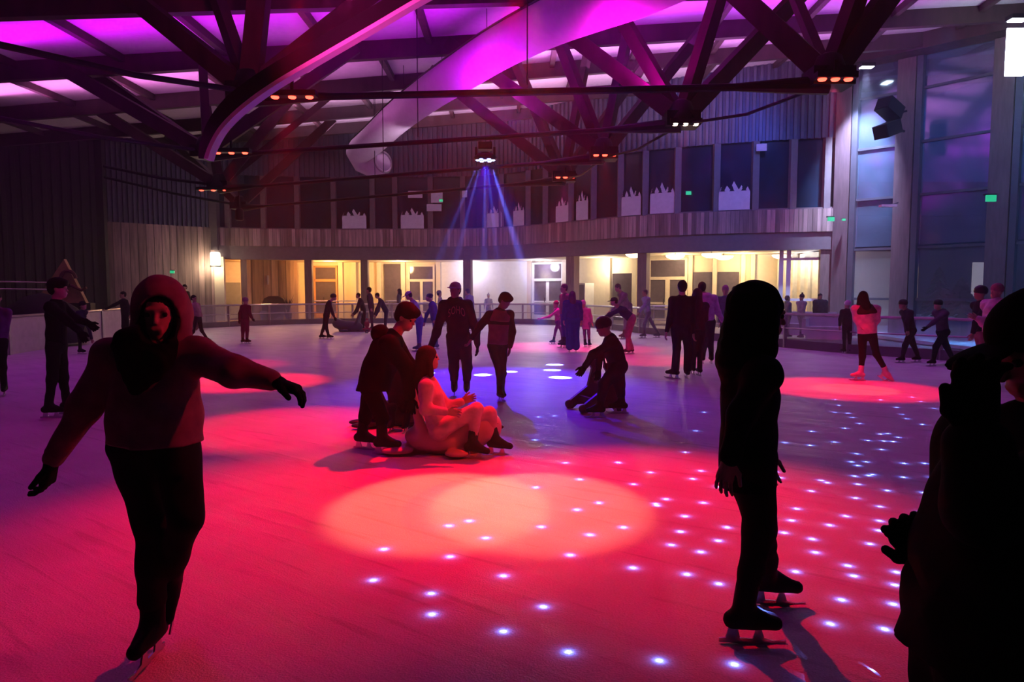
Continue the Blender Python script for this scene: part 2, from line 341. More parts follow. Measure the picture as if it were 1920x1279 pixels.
M['pillar'] = mat('pillar wood', (.22, .15, .14), .7, var=.25, stretch=(2, 2, .3))
M['cream'] = mat('cream wall', (.75, .66, .52), .8, var=.05)
M['white'] = mat('white wall', (.78, .77, .8), .7, var=.05)
M['orange'] = mat('orange wood door', (.62, .30, .14), .6, var=.12, stretch=(2, 2, .4))
M['frame'] = mat('cream frame', (.72, .62, .5), .6, var=.05)
M['darkglass'] = mat('dark glazing', (.10, .08, .11), .12, 0, var=.2, spec=.6)
M['nightglass'] = mat('night glazing', (.012, .03, .06), .15, 0, var=.3, scale=1.5, spec=.5)
M['glass'] = glass_mat('clear barrier glass', (.92, .92, .95), .82, .1)
M['wallglass'] = glass_mat('misty window glass', (.5, .65, .8), .6, .1, (.24, .34, .5))
M['mullion'] = mat('window frames', (.10, .10, .14), .5, .3)
M['column'] = mat('glulam column', (.16, .10, .12), .7, var=.25, stretch=(2, 2, .3))
M['board'] = mat('rink boards', (.55, .5, .5), .5, var=.1)
M['kick'] = mat('kick board', (.16, .14, .17), .6)
M['rail'] = mat('steel rail', (.45, .42, .42), .35, .7)
M['duct'] = mat('duct fabric', (.72, .70, .72), .8, var=.05, bump=.1)
M['paper'] = mat('paper', (.8, .76, .72), .8, var=.04)
M['decal'] = mat('frosted film', (.62, .58, .64), .7, var=.08)
M['pine'] = mat('dark film', (.03, .035, .05), .7)
M['snow'] = mat('snow', (.6, .65, .75), .9, var=.1)
M['black'] = mat('black plastic', (.012, .011, .013), .4)
M['ledred'] = mat('red lens', (.5, .1, .08), .3, emit=(1, .055, .03), estr=7)
M['ledwarm'] = mat('warm lens', (.5, .4, .3), .3, emit=(1, .72, .55), estr=9)
M['ledblue'] = mat('blue lens', (.2, .2, .6), .3, emit=(.25, .35, 1), estr=22)
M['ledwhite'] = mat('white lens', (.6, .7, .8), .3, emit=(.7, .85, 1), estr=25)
M['lampwarm'] = mat('opal lamp', (.8, .7, .5), .4, emit=(1, .82, .55), estr=4.5)
M['exit'] = mat('green sign', (.05, .3, .15), .4, emit=(.02, .6, .26), estr=.9)
M['winlit'] = mat('lit window', (.6, .45, .3), .5, emit=(1, .62, .28), estr=.55)
M['winwhite'] = mat('lit pale window', (.6, .6, .6), .5, emit=(.8, .72, .78), estr=.4)

# ------------------------------------------------------------------ ice, ground
BAR = [(15, 666), (165, 641), (230, 629), (310, 620), (390, 615), (470, 611), (580, 607.5), (700, 606), (800, 605.5), (900, 606.5), (980, 607.5), (1050, 610), (1125, 616), (1200, 625), (1330, 638), (1452, 650), (1590, 663), (1800, 678), (1900, 686)]
BP = [tuple(G(x, y))[:2] for x, y in BAR]
BP = smooth(BP, 3)
loop = BP + [(12.3, 9), (12.0, 3), (10, -4), (4, -7.5), (-5, -7.5), (-11, -4), (-12.5, 3), (-12.6, 10)]
b = MB(); b.add([(x, y, 0) for x, y in loop] + [(x, y, -.1) for x, y in loop], [tuple(range(len(loop))), tuple(range(2 * len(loop) - 1, len(loop) - 1, -1))] + [(i, (i + 1) % len(loop), len(loop) + (i + 1) % len(loop), len(loop) + i) for i in range(len(loop))])
o = b.struct('floor', M['ice'], 'smooth ice of the rink under coloured spotlights')
b = MB(); b.box((0, 20, -.12), (90, 80, .02)); b.struct('floor', M['deck'], 'dark terrace floor around the ice rink')
# ------------------------------------------------------------------ walls
FAC0 = [(-19.1, 32.7), (-15.3, 35.9), (-12.0, 36.9), (-7.9, 37.1), (-2.6, 36.9), (0.2, 35.6), (2.7, 33.2), (5.5, 30.4), (9.0, 28.6), (12.9, 27.5)]
FAC = smooth(FAC0, 5)
def sub(poly, x0, x1): return [p for p in poly if x0 - 1e-6 <= p[0] <= x1 + 1e-6]
MAIN = sub(FAC, -15.5, 13); LEFT = sub(FAC, -19.2, -15.5) + [MAIN[0]]
Z1, Z2, Z3, Z4 = 3.25, 3.95, 4.85, 7.6
b = MB(); b.strip(MAIN, Z1, Z2, .35); b.struct('trim_1', M['fascia'], 'dark beam above the lobby openings')
b = MB(); b.strip([(x, y - .06) for x, y in MAIN], Z2, Z3, .2); b.struct('wall_back', M['plank'], 'curved gallery parapet of grey vertical planks')
b = MB(); b.strip(MAIN, Z3, Z3 + .06, .5); b.struct('trim_2', M['fascia'], 'ledge on top of the plank parapet')
def corrugate(poly, z0, z1, pitch, depth, off=0.0):
    pts = []; carry = 0
    for (x0, y0), (x1, y1) in zip(poly[:-1], poly[1:]):
        a = Vector((x0, y0, 0)); c = Vector((x1, y1, 0)); d = c - a; l = d.length; d.normalize(); nn = Vector((-d.y, d.x, 0))
        t = -carry
        while t < l:
            for q, w_ in ((0, 0), (.42, 0), (.5, 1), (.92, 1)):
                s_ = t + q * pitch
                if 0 <= s_ < l: pts.append(a + d * s_ + nn * (depth * w_ + off))
            t += pitch
        carry = l - (t - pitch)
    b = MB(); vs_ = []
    for p in pts:
        vs_ += [(p.x, p.y, z0(p.x, p.y) if callable(z0) else z0), (p.x, p.y, z1(p.x, p.y) if callable(z1) else z1)]
    b.add(vs_, [(2 * i, 2 * i + 1, 2 * i + 3, 2 * i + 2) for i in range(len(pts) - 1)]); return b
corrugate(MAIN, Z4, CZ, .26, .1).struct('wall_back', M['corr'], 'ribbed metal cladding above the gallery windows')
corrugate(LEFT, Z3, CZ, .22, .1).struct('wall_left', M['corr'], 'ribbed metal cladding above the grey plank wall')
b = MB(); b.strip(LEFT, -.1, Z3, .25); b.struct('wall_left', M['plank'], 'grey plank wall left of the lit doorway')
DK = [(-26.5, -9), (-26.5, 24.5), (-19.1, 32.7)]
corrugate(DK, -.1, CZ, .38, .1).struct('wall_left', M['darkcorr'], 'ribbed wall left of the plank wall, shade put into its colour')
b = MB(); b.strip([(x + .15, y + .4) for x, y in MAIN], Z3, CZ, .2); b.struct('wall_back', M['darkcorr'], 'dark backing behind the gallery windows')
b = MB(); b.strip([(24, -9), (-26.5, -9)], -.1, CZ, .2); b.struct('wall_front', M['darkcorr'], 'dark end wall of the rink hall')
MB().box((-19.15, 32.75, 4.3), (.35, .35, 8.8)).struct('trim_7', M['darkcorr'], 'dark corner post of the plank wall')
MB().box((MAIN[0][0], MAIN[0][1] + .1, 6.3), (.4, .4, 5.2)).struct('trim_8', M['fascia'], 'post where the plank wall meets the gallery')
# lobby shell
LOB = smooth([(-19.5, 39.5), (-15, 41.6), (-2.5, 41.4), (1.8, 39.4), (4.6, 36.6), (8.2, 33.7), (12.5, 32.3), (17.5, 31.6)], 5)
b = MB(); b.strip(LOB, -.1, 3.4, .2); b.struct('wall_back', M['cream'], 'pale back wall of the lobby')
b = MB(); n_ = 24
fx = [(-19.3 + (12.9 + 19.3) * i / n_) for i in range(n_ + 1)]
def yat(poly, x):
    for (x0, y0), (x1, y1) in zip(poly[:-1], poly[1:]):
        if x0 <= x <= x1: return y0 + (y1 - y0) * (x - x0) / (x1 - x0 + 1e-9)
    return poly[-1][1] if x > poly[-1][0] else poly[0][1]
vs_ = []
for x in fx:
    ya, yb = yat(FAC, x) + .1, yat(LOB, x) + .1
    vs_ += [(x, ya, 3.3), (x, yb, 3.3), (x, ya, 3.5), (x, yb, 3.5)]
fs = []
for i in range(n_): fs += [(4 * i, 4 * i + 1, 4 * i + 5, 4 * i + 4), (4 * i + 2, 4 * i + 6, 4 * i + 7, 4 * i + 3)]
b.add(vs_, fs); b.struct('ceiling', M['cream'], 'pale lobby ceiling')
# gallery window mullions and dark panes
for i, px in enumerate((430, 497, 560, 628, 700, 742, 808, 868, 912, 940, 990, 1022, 1070, 1112, 1162, 1208, 1268, 1340, 1412, 1482, 1545)):
    h = hit(px, FAC)
    if h: MB().box((h[0].x, h[0].y + .1, (Z3 + Z4) / 2), (.26, .24, Z4 - Z3)).struct('trim_3', M['fascia'], 'timber mullion between gallery windows')
b = MB(); b.strip([(x, y + .22) for x, y in MAIN], Z3 + .05, Z4, .02); b.struct('window_1', M['nightglass'], 'dark band of gallery windows above the parapet')
# ------------------------------------------------------------------ roof
def roofpt(x, y, dz=0): return Vector((x, y, CZ(x, y) + dz))
b = MB(); b.add([roofpt(-27, -9.5), roofpt(25, -9.5), roofpt(25, 42), roofpt(-27, 42), roofpt(-27, -9.5, .2), roofpt(25, -9.5, .2), roofpt(25, 42, .2), roofpt(-27, 42, .2)],
                [(0, 1, 2, 3), (4, 7, 6, 5), (0, 4, 5, 1), (1, 5, 6, 2), (2, 6, 7, 3), (3, 7, 4, 0)])
b.struct('ceiling', M['skylight'], 'pale translucent roof sheets between the purlins')
def pline(a, c, x0=-26.5, x1=24):
    t0 = (x0 - a[0]) / (c[0] - a[0]); t1 = (x1 - a[0]) / (c[0] - a[0])
    return (x0, a[1] + (c[1] - a[1]) * t0), (x1, a[1] + (c[1] - a[1]) * t1)
PUR = [pline((-10, -4.5), (10, -3.5)), pline((-10, .5), (10, 1.5)), pline((-10, 5.5), (10, 6.5)), pline((-10, 10.1), (10, 11.5)), pline((-10.4, 14.4), (0, 16.2)), pline((-14, 19.3), (10.6, 21.6)), pline((-18, 24.8), (10, 24.9)), pline((-18, 30.0), (10, 30.2)), pline((-18, 34.4), (10, 34.6))]
for i, (a, c) in enumerate(PUR):
    b = MB(); d = .5
    vs_ = []
    for x, y in (a, c):
        vs_ += [roofpt(x, y - .15), roofpt(x, y + .15), roofpt(x, y + .15, -d), roofpt(x, y - .15, -d)]
    b.add(vs_, [(0, 1, 2, 3), (7, 6, 5, 4)] + [(j, 4 + j, 4 + (j + 1) % 4, (j + 1) % 4) for j in range(4)])
    b.struct('beam', M['timber'], 'long roof purlin of dark timber')
# rafters between purlins
for i in range(3, len(PUR) - 1):
    (xa, ya), (xb, yb) = PUR[i]; (xc, yc), (xd, yd) = PUR[i + 1]
    b = MB(); step = (2.6, 2.6, 2.6, 2.6, 3.0, 3.4)[min(i - 3, 5)]
    x = -24.0 + .9 * i
    while x < 22:
        ta = (x - xa) / (xb - xa); x2 = x * 1.07; tb = (x2 - xc) / (xd - xc)
        p = roofpt(x, ya + (yb - ya) * ta, -.1); q = roofpt(x2, yc + (yd - yc) * tb, -.1)
        b.bar(p, q, .16, .2); x += step
    b.struct('beam', M['timber'], 'row of rafters under the roof sheets')
# edge strip of the roof above the back wall and along the right glass wall (opaque lining)
GW = [(12.9, 27.5), (14.5, 26.0), (16.6, 23.4), (19.4, 19.2), (22, 14), (24, 6), (24, -9)]
b = MB(); b.strip([(x * .985 - .6, y - .5) for x, y in GW], lambda x, y: CZ(x, y) - .55, lambda x, y: CZ(x, y) + .02, .9); b.struct('trim_4', M['timber'], 'deep eaves beam above the glass wall')

# ------------------------------------------------------------------ right glass wall
def gwall(px): return hit(px, GW)
cols = [(1574, .55), (1688, .62), (1866, .62), (2080, .6)]
for px, wd in cols:
    p, d = gwall(px); nn = Vector((-d.y, d.x, 0))
    zt = CZ(p.x, p.y)
    MB().box((p.x, p.y, zt / 2 - .05), (wd, .4, zt + .1), (d, nn, UP)).struct('column', M['column'], 'tall glulam column of the glass wall')
    q = p + d * (wd * .5 + .14) - nn * .05
    MB().box((q.x, q.y, zt / 2 - .05), (.2, .3, zt + .1), (d, nn, UP)).struct('column', M['mullion'], 'steel post beside the glulam column')
for (x0, y0), (x1, y1) in zip(GW[:-1], GW[1:]):
    a = Vector((x0, y0, 0)); c = Vector((x1, y1, 0)); d = (c - a).normalized(); nn = Vector((-d.y, d.x, 0))
    b = MB(); b.strip([(x0, y0), (x1, y1)], 3.3, CZ, .03); b.struct('window_2', M['wallglass'], 'tall misty panes of the glass wall')
    b = MB()
    for z in (1.3, 3.2, 5.1, 7.0, 8.9):
        b.bar((x0, y0, z), (x1, y1, z), .12, .09)
    b.struct('window_frame', M['mullion'], 'thin transoms across the glass wall')
    b = MB(); b.strip([(x0, y0), (x1, y1)], 0, 3.2, .03); b.struct('window_3', M['glass'], 'lower clear panes of the glass wall')
# ------------------------------------------------------------------ pillars in front of the lobby
for px, wd in ((458, .3), (578, .38), (683, .38), (875, .42), (1067, .5), (1202, .42), (1556, .75)):
    p, d = hit(px, FAC); nn = Vector((-d.y, d.x, 0)); p = p + nn * .25
    MB().box((p.x, p.y, Z1 / 2), (wd, .4, Z1 + .2), (d, nn, UP)).struct('pillar', M['pillar'], 'square timber pillar at the lobby edge')
# ------------------------------------------------------------------ lobby: things on its back wall
def on(poly, px, out=.0):
    p, d = hit(px, poly); nn = Vector((-d.y, d.x, 0)); return p - nn * out, d, nn
def wallbox(poly, x0, x1, z0, z1, t=.06, out=.05, mb=None):
    p, d = hit(x0, poly); q, e = hit(x1, poly); c = (p + q) / 2; dd = (q - p).normalized(); nn = Vector((-dd.y, dd.x, 0))
    mb = mb or MB(); mb.box((c - nn * out) + UP * ((z0 + z1) / 2), ((q - p).length, t, z1 - z0), (dd, nn, UP)); return mb
def zpx(poly, px, py): p, d = hit(px, poly); return P(px, py, p.y).z
# white doorway bay and left plank bay
wallbox(LOB, 416, 452, 0, 3.3, .1, .1).struct('wall_back', M['white'], 'white passage wall beside the lit doorway')
LB2 = [(-17.5, 38.2), (-12.9, 38.6)]
b = MB(); b.strip(smooth([hit(462, FAC)[0].to_2d()[:] if False else (-14.3, 37.3), (-13.6, 38.2), (-12.6, 38.9), (-12.2, 39.6)], 4), 0, 3.3, .12)
b.struct('wall_back', M['plankwarm'], 'curved warm wooden wall inside the lobby')
# doors: frame, leaf panes
def door(idx, x0, x1, z1, leafs, m_frame, m_glass, top=None, label=''):
    c = hit((x0 + x1) / 2, LOB)[0]
    t = thing('door_%d' % idx, label, None, (c.x, c.y, 0), None, 'structure')
    b = MB(); wd = (x1 - x0)
    wallbox(LOB, x0, x0 + wd * .07, 0, z1, .1, .12, b); wallbox(LOB, x1 - wd * .07, x1, 0, z1, .1, .12, b)
    wallbox(LOB, x0, x1, z1 - .1, z1, .1, .12, b); wallbox(LOB, x0, x1, 2.15, 2.3, .1, .12, b)
    for k in range(1, leafs): xm = x0 + wd * k / leafs; wallbox(LOB, xm - wd * .05, xm + wd * .05, 0, 2.2, .1, .12, b)
    wallbox(LOB, x0, x1, 0, .25, .1, .12, b); wallbox(LOB, x0, x1, .95, 1.05, .1, .12, b)
    b.build('frame', m_frame, t)
    wallbox(LOB, x0 + 1, x1 - 1, .2, 2.2, .04, .1).build('glass_panel', m_glass, t)
    wallbox(LOB, x0 + 1, x1 - 1, 2.3, z1 - .05, .04, .1).build('transom_pane', m_glass, t)
    p, d, nn = on(LOB, x0 + wd * .42, .22)
    MB().box((p.x, p.y, 1.1), (.04, .04, .25), (d, nn, UP)).build('handle', M['steel'], t)
    return t
door(1, 590, 634, 3.1, 1, M['orange'], M['darkglass'], label='orange wooden door with a small dark window')
door(2, 766, 816, 3.15, 2, M['frame'], M['darkglass'], label='cream framed double glass doors left of the centre')
door(3, 1000, 1060, 3.2, 2, M['white'], M['darkglass'], label='white framed double glass doors behind the table')
door(4, 1216, 1290, 3.2, 2, M['frame'], M['darkglass'], label='cream framed double doors under the bowl lamps')
wallbox(LOB, 955, 991, 0, 2.25, .08, .1).struct('door_5', M['white'], 'plain white door beside the double doors')
wallbox(LOB, 424, 452, 0, 2.1, .08, .2).struct('door_6', mat('blue door', (.25, .30, .42), .5), 'blue grey door in the white passage')
wallbox(LOB, 722, 752, .1, 3.2, .06, .1).struct('window_4', M['darkglass'], 'dark tall window between cream frames')
for x0, x1 in ((1150, 1186), (1300, 1335), (1345, 1385), (1150, 1186)):
    wallbox(LOB, x0, x1, .1, 2.5, .05, .08).struct('window_5', M['darkglass'], 'dim tall pane in the lobby wall')
for px in (536, 552, 640, 665, 712, 757, 823, 955, 995, 1062, 1143, 1192, 1295, 1340, 1392, 1410, 1460, 1500):
    wallbox(LOB, px - 4, px + 4, 0, 3.3, .14, .12).struct('trim_5', M['frame'], 'cream upright of the lobby wall')
wallbox(LOB, 928, 936, 0, 3.3, .3, .3).struct('pillar', M['fascia'], 'slim grey post before the white panels')
wallbox(LOB, 818, 998, 0, 3.3, .05, .06).struct('wall_back', M['white'], 'white lobby panels behind the far boards')
# right glazed corner of the lobby
RC = [(9.3, 28.6), (13.0, 27.6)]
b = MB()
for px in (1466, 1480, 1548):
    p, d, nn = on(FAC, px, -.45); b.box((p.x, p.y, 1.65), (.16, .12, 3.3), (d, nn, UP))
p, d, nn = on(FAC, 1462, -.45); q, _, _ = on(FAC, 1552, -.45)
for z in (.1, 1.25, 2.9): b.bar((p.x, p.y, z), (q.x, q.y, z), .08, .1)
b.struct('window_6', M['white'], 'white window frame at the right end of the lobby')
p, d, nn = on(LOB, 1510, .3)
b = MB(); pts = []
for i in range(25):
    pts.append(p + d * ((i - 12) * .11) + nn * (.07 * math.sin(i * 1.9)))
b.strip([(v.x, v.y) for v in pts], .3, 3.1, .02)
o = b.build('curtain', mat('yellow curtain', (.85, .68, .36), .9)); tag(o, 'yellow curtain hanging in the right lobby window', 'curtain')
# opal bowl lamps
for px, py, lab in ((1190, 478, 'opal bowl lamp hanging left of the tall pillar'), (1266, 481, 'opal bowl lamp hanging above the double doors'), (1334, 478, 'opal bowl lamp touching the beam, nearer of a pair'), (1357, 482, 'opal bowl lamp behind its pair over the lobby'), (1466, 480, 'opal bowl lamp by the white window frame')):
    Y = (31.5, 31.2, 29.8, 31.2, 30.6)[(1190, 1266, 1334, 1357, 1466).index(px)]
    c = P(px, py, Y); t = thing('bowl_lamp', lab, 'lamp', c, 'opal bowl lamps in the lobby')
    MB().lathe([(.02, -.14), (.2, -.12), (.36, -.05), (.42, .03), (.40, .05), (.02, .06)], c, 20).build('bowl', M['lampwarm'], t, True)
    MB().tube([c + UP * .05, (c.x, c.y, 3.32)], .015, 6).build('stem', M['steel'], t)
# wall lamp column left of the doorway
p, d, nn = on(FAC, 405, .15)
c0 = Vector((p.x, p.y, 0)); t = thing('wall_light', 'bright white wall light on the plank wall by the doorway', 'wall light', c0)
z1, z0 = P(405, 473, p.y).z, P(405, 498, p.y).z
MB().lathe([(.2, 0), (.24, .05), (.24, z1 - z0 - .05), (.2, z1 - z0)], (p.x, p.y, z0), 16).build('shade', mat('lit opal', (.8, .8, .7), emit=(1, .86, .6), estr=6), t, True)
MB().lathe([(.25, 0), (.25, .05)], (p.x, p.y, z0 - .06), 16).build('base', M['steel'], t)
point('wall light glow', (p.x, p.y - .45, z0 - .1), (1, .8, .5), 90, .1)
MB().box((p.x + .0, p.y + .2, 1.7), (.75, .2, 3.3)).struct('trim_6', M['frame'], 'pale boards under the wall light')
# vending machine
p, d, nn = on(LOB, 1110, 1.2)
t = thing('vending_machine', 'dark fronted drinks machine with a pale tree picture', 'vending machine', (p.x, p.y, 0))
ax = (d, nn, UP)
MB().box((p.x, p.y, 1.0), (1.55, .75, 2.0), ax).build('cabinet', M['white'], t)
q = p - nn * .39 - d * .3; MB().box((q.x, q.y, 1.15), (.62, .03, 1.55), ax).build('display_window', M['darkglass'], t)
b = MB()
for k in range(4):
    z = .65 + .26 * k; wv = .26 - .055 * k
    b.prism([(-wv, 0), (wv, 0), (0, .3)], (q.x - nn.x * .03, q.y - nn.y * .03, z), d, UP, .01)
b.build('tree_picture', M['paper'], t)
q = p - nn * .39 + d * .22
b = MB()
for k in range(5): b.lathe([(.05, 0), (.05, .012)], (q.x, q.y, .6 + k * .28), 12, (d, UP, -nn))
b.build('button_row', M['steel'], t)
q = p - nn * .39 + d * .55; MB().box((q.x, q.y, 1.1), (.34, .03, 1.6), ax).build('side_panel', M['kick'], t)
# tables and benches in the lobby terrace
def table(px, Y, w_, lab, h=.95):
    c = P(px, 560, Y); t = thing('high_table', lab, 'table', (c.x, c.y, 0), 'tables on the terrace')
    MB().box((c.x, c.y, h), (w_, .6, .05)).build('tabletop', M['white'], t)
    for s_ in (-1, 1):
        MB().tube([(c.x + s_ * w_ * .42, c.y, 0), (c.x + s_ * w_ * .42, c.y, h)], .03, 8).build('leg', M['rail'], t)
table(604, 38.4, 1.2, 'white high table in front of the orange door', 1.05)
table(655, 38.2, 1.5, 'white high table between two lobby pillars', 1.05)
table(745, 38.4, 1.2, 'white high table by the dark tall window', 1.05)
table(795, 38.4, 1.1, 'white high table before the cream double doors')
table(1020, 36.4, 1.6, 'white table with papers before the white double doors')
table(1255, 30.6, 1.6, 'white table under the bowl lamps')
def paper(px, py, Y, w_, h_, lab, name='notice'):
    c = P(px, py, Y); o = MB().box(c, (w_, .02, h_)).build(name, M['paper']); tag(o, lab, 'notice')
paper(498, 525, 38.3, .35, .5, 'white notice pinned on the warm wooden wall')
# barrels/black armchair and plant left of lobby
c = P(510, 590, 36.2)
t = thing('armchair', 'dark round backed armchair behind the boards', 'armchair', (c.x, c.y, 0))
MB().lathe([(.55, .0), (.6, .3), (.6, .45)], (c.x, c.y, .1), 20).build('seat', M['black'], t, True)
MB().prism([(-.62, 0), (.62, 0), (.62, .6), (.5, .85), (.25, .98), (-.25, .98), (-.5, .85), (-.62, .6)], (c.x, c.y + .4, .35), (1, 0, 0), UP, .22).build('backrest', M['black'], t)
c = P(541, 590, 36.6)
t = thing('potted_plant', 'thin dark plant beside the round armchair', 'plant', (c.x, c.y, 0))
MB().lathe([(.14, 0), (.2, .4), (.18, .42)], (c.x, c.y, .05), 14).build('pot', M['black'], t, True)
b = MB(); rr = random.Random(3)
for i in range(14):
    a = rr.uniform(0, 6.28); l = rr.uniform(.5, 1.1)
    b.tube([(c.x, c.y, .4), (c.x + math.cos(a) * .12, c.y + math.sin(a) * .12, .4 + l * .6), (c.x + math.cos(a) * .3, c.y + math.sin(a) * .3, .4 + l)], [.015, .025, .003], 5)
b.build('leaves', M['pine'], t)

# ------------------------------------------------------------------ gallery window decals: frosted mountain shapes with pine tips
DEC = [(644, 689, 392, 430), (753, 796, 390, 430), (914, 941, 386, 425), (963, 983, 380, 420), (1042, 1066, 370, 417), (1080, 1102, 358, 412), (1164, 1200, 350, 404), (1217, 1262, 342, 401), (1344, 1402, 340, 393)]
where = ['above the far left parapet', 'left of the small grey notices', 'behind the blue light beams', 'right of the blue light beams', 'in a narrow pane left of the far column lamp', 'in the narrow pane right of the far lamp', 'in the first dark pane right of the lit lamp', 'beside the pane with the green light', 'largest, in the pane right of the green light']
for (x0, x1, yt, yb), wh in zip(DEC, where):
    p, d = hit(x0, FAC); q, _ = hit(x1, FAC); dd = (q - p); wd = dd.length; dd.normalize(); c = (p + q) / 2; nn = Vector((-dd.y, dd.x, 0))
    zt = P((x0 + x1) / 2, yt, c.y).z; zb = Z3 + .05; h = zt - zb
    base = c - nn * .02; base.z = zb
    t = thing('window_sticker', 'frosted jagged mountain sticker ' + wh, 'sticker', base, 'mountain stickers on the gallery windows')
    ol = [(-.5, 0), (.5, 0), (.5, .62), (.42, .8), (.34, .66), (.22, .85), (.14, .7), (-.02, 1.0), (-.14, .72), (-.24, .86), (-.33, .68), (-.43, .82), (-.5, .6)]
    MB().prism([(a * wd, bb * h) for a, bb in ol], base, dd, UP, .02).build('mountain_film', M['decal'], t)
    b = MB()
    for sx, hh in ((-.38, .3), (-.08, .22), (.3, .34)):
        for k in range(3):
            wv = .09 - .022 * k; b.prism([(sx * wd - wv * wd, .66 * h + k * hh * h * .25), (sx * wd + wv * wd, .66 * h + k * hh * h * .25), (sx * wd, .66 * h + (k + 1.5) * hh * h * .25)], base - nn * .02, dd, UP, .01)
    b.build('pine_tips', M['pine'], t)
for x0, x1, y0, y1, lab in ((765, 792, 358, 371, 'small pale notice high in a dark gallery pane'), (808, 830, 360, 380, 'square pale notice on the middle gallery mullion'), (800, 828, 383, 396, 'pale notice below the square notice in the gallery'), (866, 876, 357, 370, 'narrow pale notice left of the blue beams'), (1419, 1437, 270, 283, 'small white notice high in the right gallery pane')):
    p, d, nn = on(FAC, (x0 + x1) / 2, .18); a = P(x0, y0, p.y); c = P(x1, y1, p.y)
    o = MB().box(((a.x + c.x) / 2, p.y, (a.z + c.z) / 2), (abs(c.x - a.x), .03, abs(a.z - c.z)), (d, nn, UP)).build('notice', M['decal']); tag(o, lab, 'notice', 'notices on the gallery windows')
# small green emergency lights
def exit_light(px, py, Y, s_, lab):
    c = P(px, py, Y); t = thing('exit_sign', lab, 'exit sign', c, 'green emergency lights')
    MB().box(c, (s_ * 1.5, .08, s_)).build('light_panel', M['exit'], t); MB().box(c + Vector((0, .06, s_ * .6)), (s_ * 1.8, .1, s_ * .25)).build('housing', M['black'], t)
exit_light(323, 510, 34.0, .13, 'tiny green light on the grey plank wall')
exit_light(827, 376, 36.2, .12, 'tiny green light among the gallery notices')
exit_light(1291, 362, 29.3, .14, 'green light glowing in the right gallery pane')
exit_light(1558, 411, 27.0, .16, 'green exit light at the right end of the parapet')
exit_light(1582, 412, 27.0, .08, 'tiny green light right of the parapet exit light')
exit_light(1858, 372, 22.2, .2, 'bright green exit sign on the right tall column')

# ------------------------------------------------------------------ outside, seen through the glass wall
b = MB(); b.box((38, 40, -.02), (50, 60, .1)); b.struct('ground', M['snow'], 'snow outside the glass wall')
t = thing('building', 'dark low building outside with one orange lit window', 'building', (29, 50, 0))
MB().box((30, 50, 3.3), (16, 6, 6.6)).build('wall', mat('building wall', (.08, .09, .13), .8), t)
MB().prism([(-9, 0), (9, 0), (7, 2.2), (-7, 2.2)], (30, 50, 6.6), (1, 0, 0), UP, 7).build('roof', M['darkcorr'], t)
def farbox(x0, x1, y0, y1, Y, m, parent, name):
    a = P(x0, y0, Y); c = P(x1, y1, Y); return MB().box(((a.x + c.x) / 2, Y, (a.z + c.z) / 2), (c.x - a.x, .08, a.z - c.z)).build(name, m, parent)
farbox(1701, 1719, 500, 560, 46.9, M['winlit'], t, 'window'); farbox(1824, 1842, 492, 555, 46.9, M['winwhite'], t, 'window')
farbox(1630, 1646, 500, 545, 46.9, M['winlit'], t, 'window')
for px, Y, h, lab in ((1757, 40, 2.9, 'dark rounded conifer outside the glass wall, left of two'), (1800, 37, 2.3, 'dark rounded conifer outside the glass wall, right of two')):
    c = P(px, 600, Y); c.z = 0; t = thing('conifer', lab, 'tree', c, 'conifers outside')
    b = MB(); rr = random.Random(px)
    for i in range(220):
        z = rr.uniform(.2, h); r_ = (1 - z / h) ** .7 * .95 + .05; a = rr.uniform(0, 6.283)
        v = Vector((math.cos(a), math.sin(a), 0)); q = c + UP * z
        b.add([q + v * r_ * .2 + UP * .12, q + v * r_ + v.cross(UP) * .16 - UP * .1, q + v * r_ * 1.1 - UP * .16, q + v * r_ - v.cross(UP) * .16 - UP * .1], [(0, 1, 2, 3)])
    b.build('foliage', mat('conifer needles', (.02, .04, .03), .9), t)
    MB().tube([c, c + UP * h * .8], [.08, .02], 8).build('trunk', M['timber'], t)

# ------------------------------------------------------------------ rink boards
def boards(pts, name, label, solid):
    c = pts[len(pts) // 2]; t = thing(name, label, 'rink barrier', (c[0], c[1], 0), 'boards around the rink')
    b = MB(); b.strip(pts, 0, .24 if not solid else .42, .1); b.build('kick_board', M['board'] if solid else M['kick'], t)
    if solid:
        b = MB(); b.strip([(x, y + .03) for x, y in pts], .42, .95, .06); b.build('board_panel', M['board'], t)
        b = MB(); b.strip(pts, .40, .45, .05); b.build('ledge', M['rail'], t)
    else:
        b = MB(); b.strip([(x, y + .05) for x, y in pts], .24, .92, .015); b.build('glass_panel', M['glass'], t)
        b = MB(); b.tube([(x, y, .56) for x, y in pts], .022, 6); b.build('middle_rail', M['rail'], t)
    b = MB(); b.tube([(x, y + .04, .96) for x, y in pts], .04, 8); b.build('top_rail', M['rail'], t)
    acc = 0; last = pts[0]
    for p in pts:
        acc += math.dist(p, last); last = p
        if acc > 1.9 or p == pts[0]:
            acc = 0; MB().box((p[0], p[1] + .06, .48), (.09, .07, .96)).build('post', M['rail'], t)
    return t
i1 = min(range(len(BP)), key=lambda i: math.dist(BP[i], G(240, 628)[:2])); i2 = min(range(len(BP)), key=lambda i: abs(BP[i][0] - 6.9) + abs(BP[i][1] - 21.5))
lp = [(-12.2, 4.0), (-12.5, 9.0), (-12.6, 13.5)]
boards(lp + BP[:i1 + 1], 'rink_barrier', 'solid pale rink boards along the left side', True)
far = []
for a, c in zip(BP[i1:i2], BP[i1 + 1:i2 + 1]): far += [a, ((a[0] + c[0]) / 2, (a[1] + c[1]) / 2)]
far.append(BP[i2])
boards(far, 'rink_barrier', 'clear rink barrier with steel rail in front of the lobby', False)
rg = []
for a, c in zip(BP[i2:-1], BP[i2 + 1:]): rg += [a, ((a[0] + c[0]) / 2, (a[1] + c[1]) / 2)]
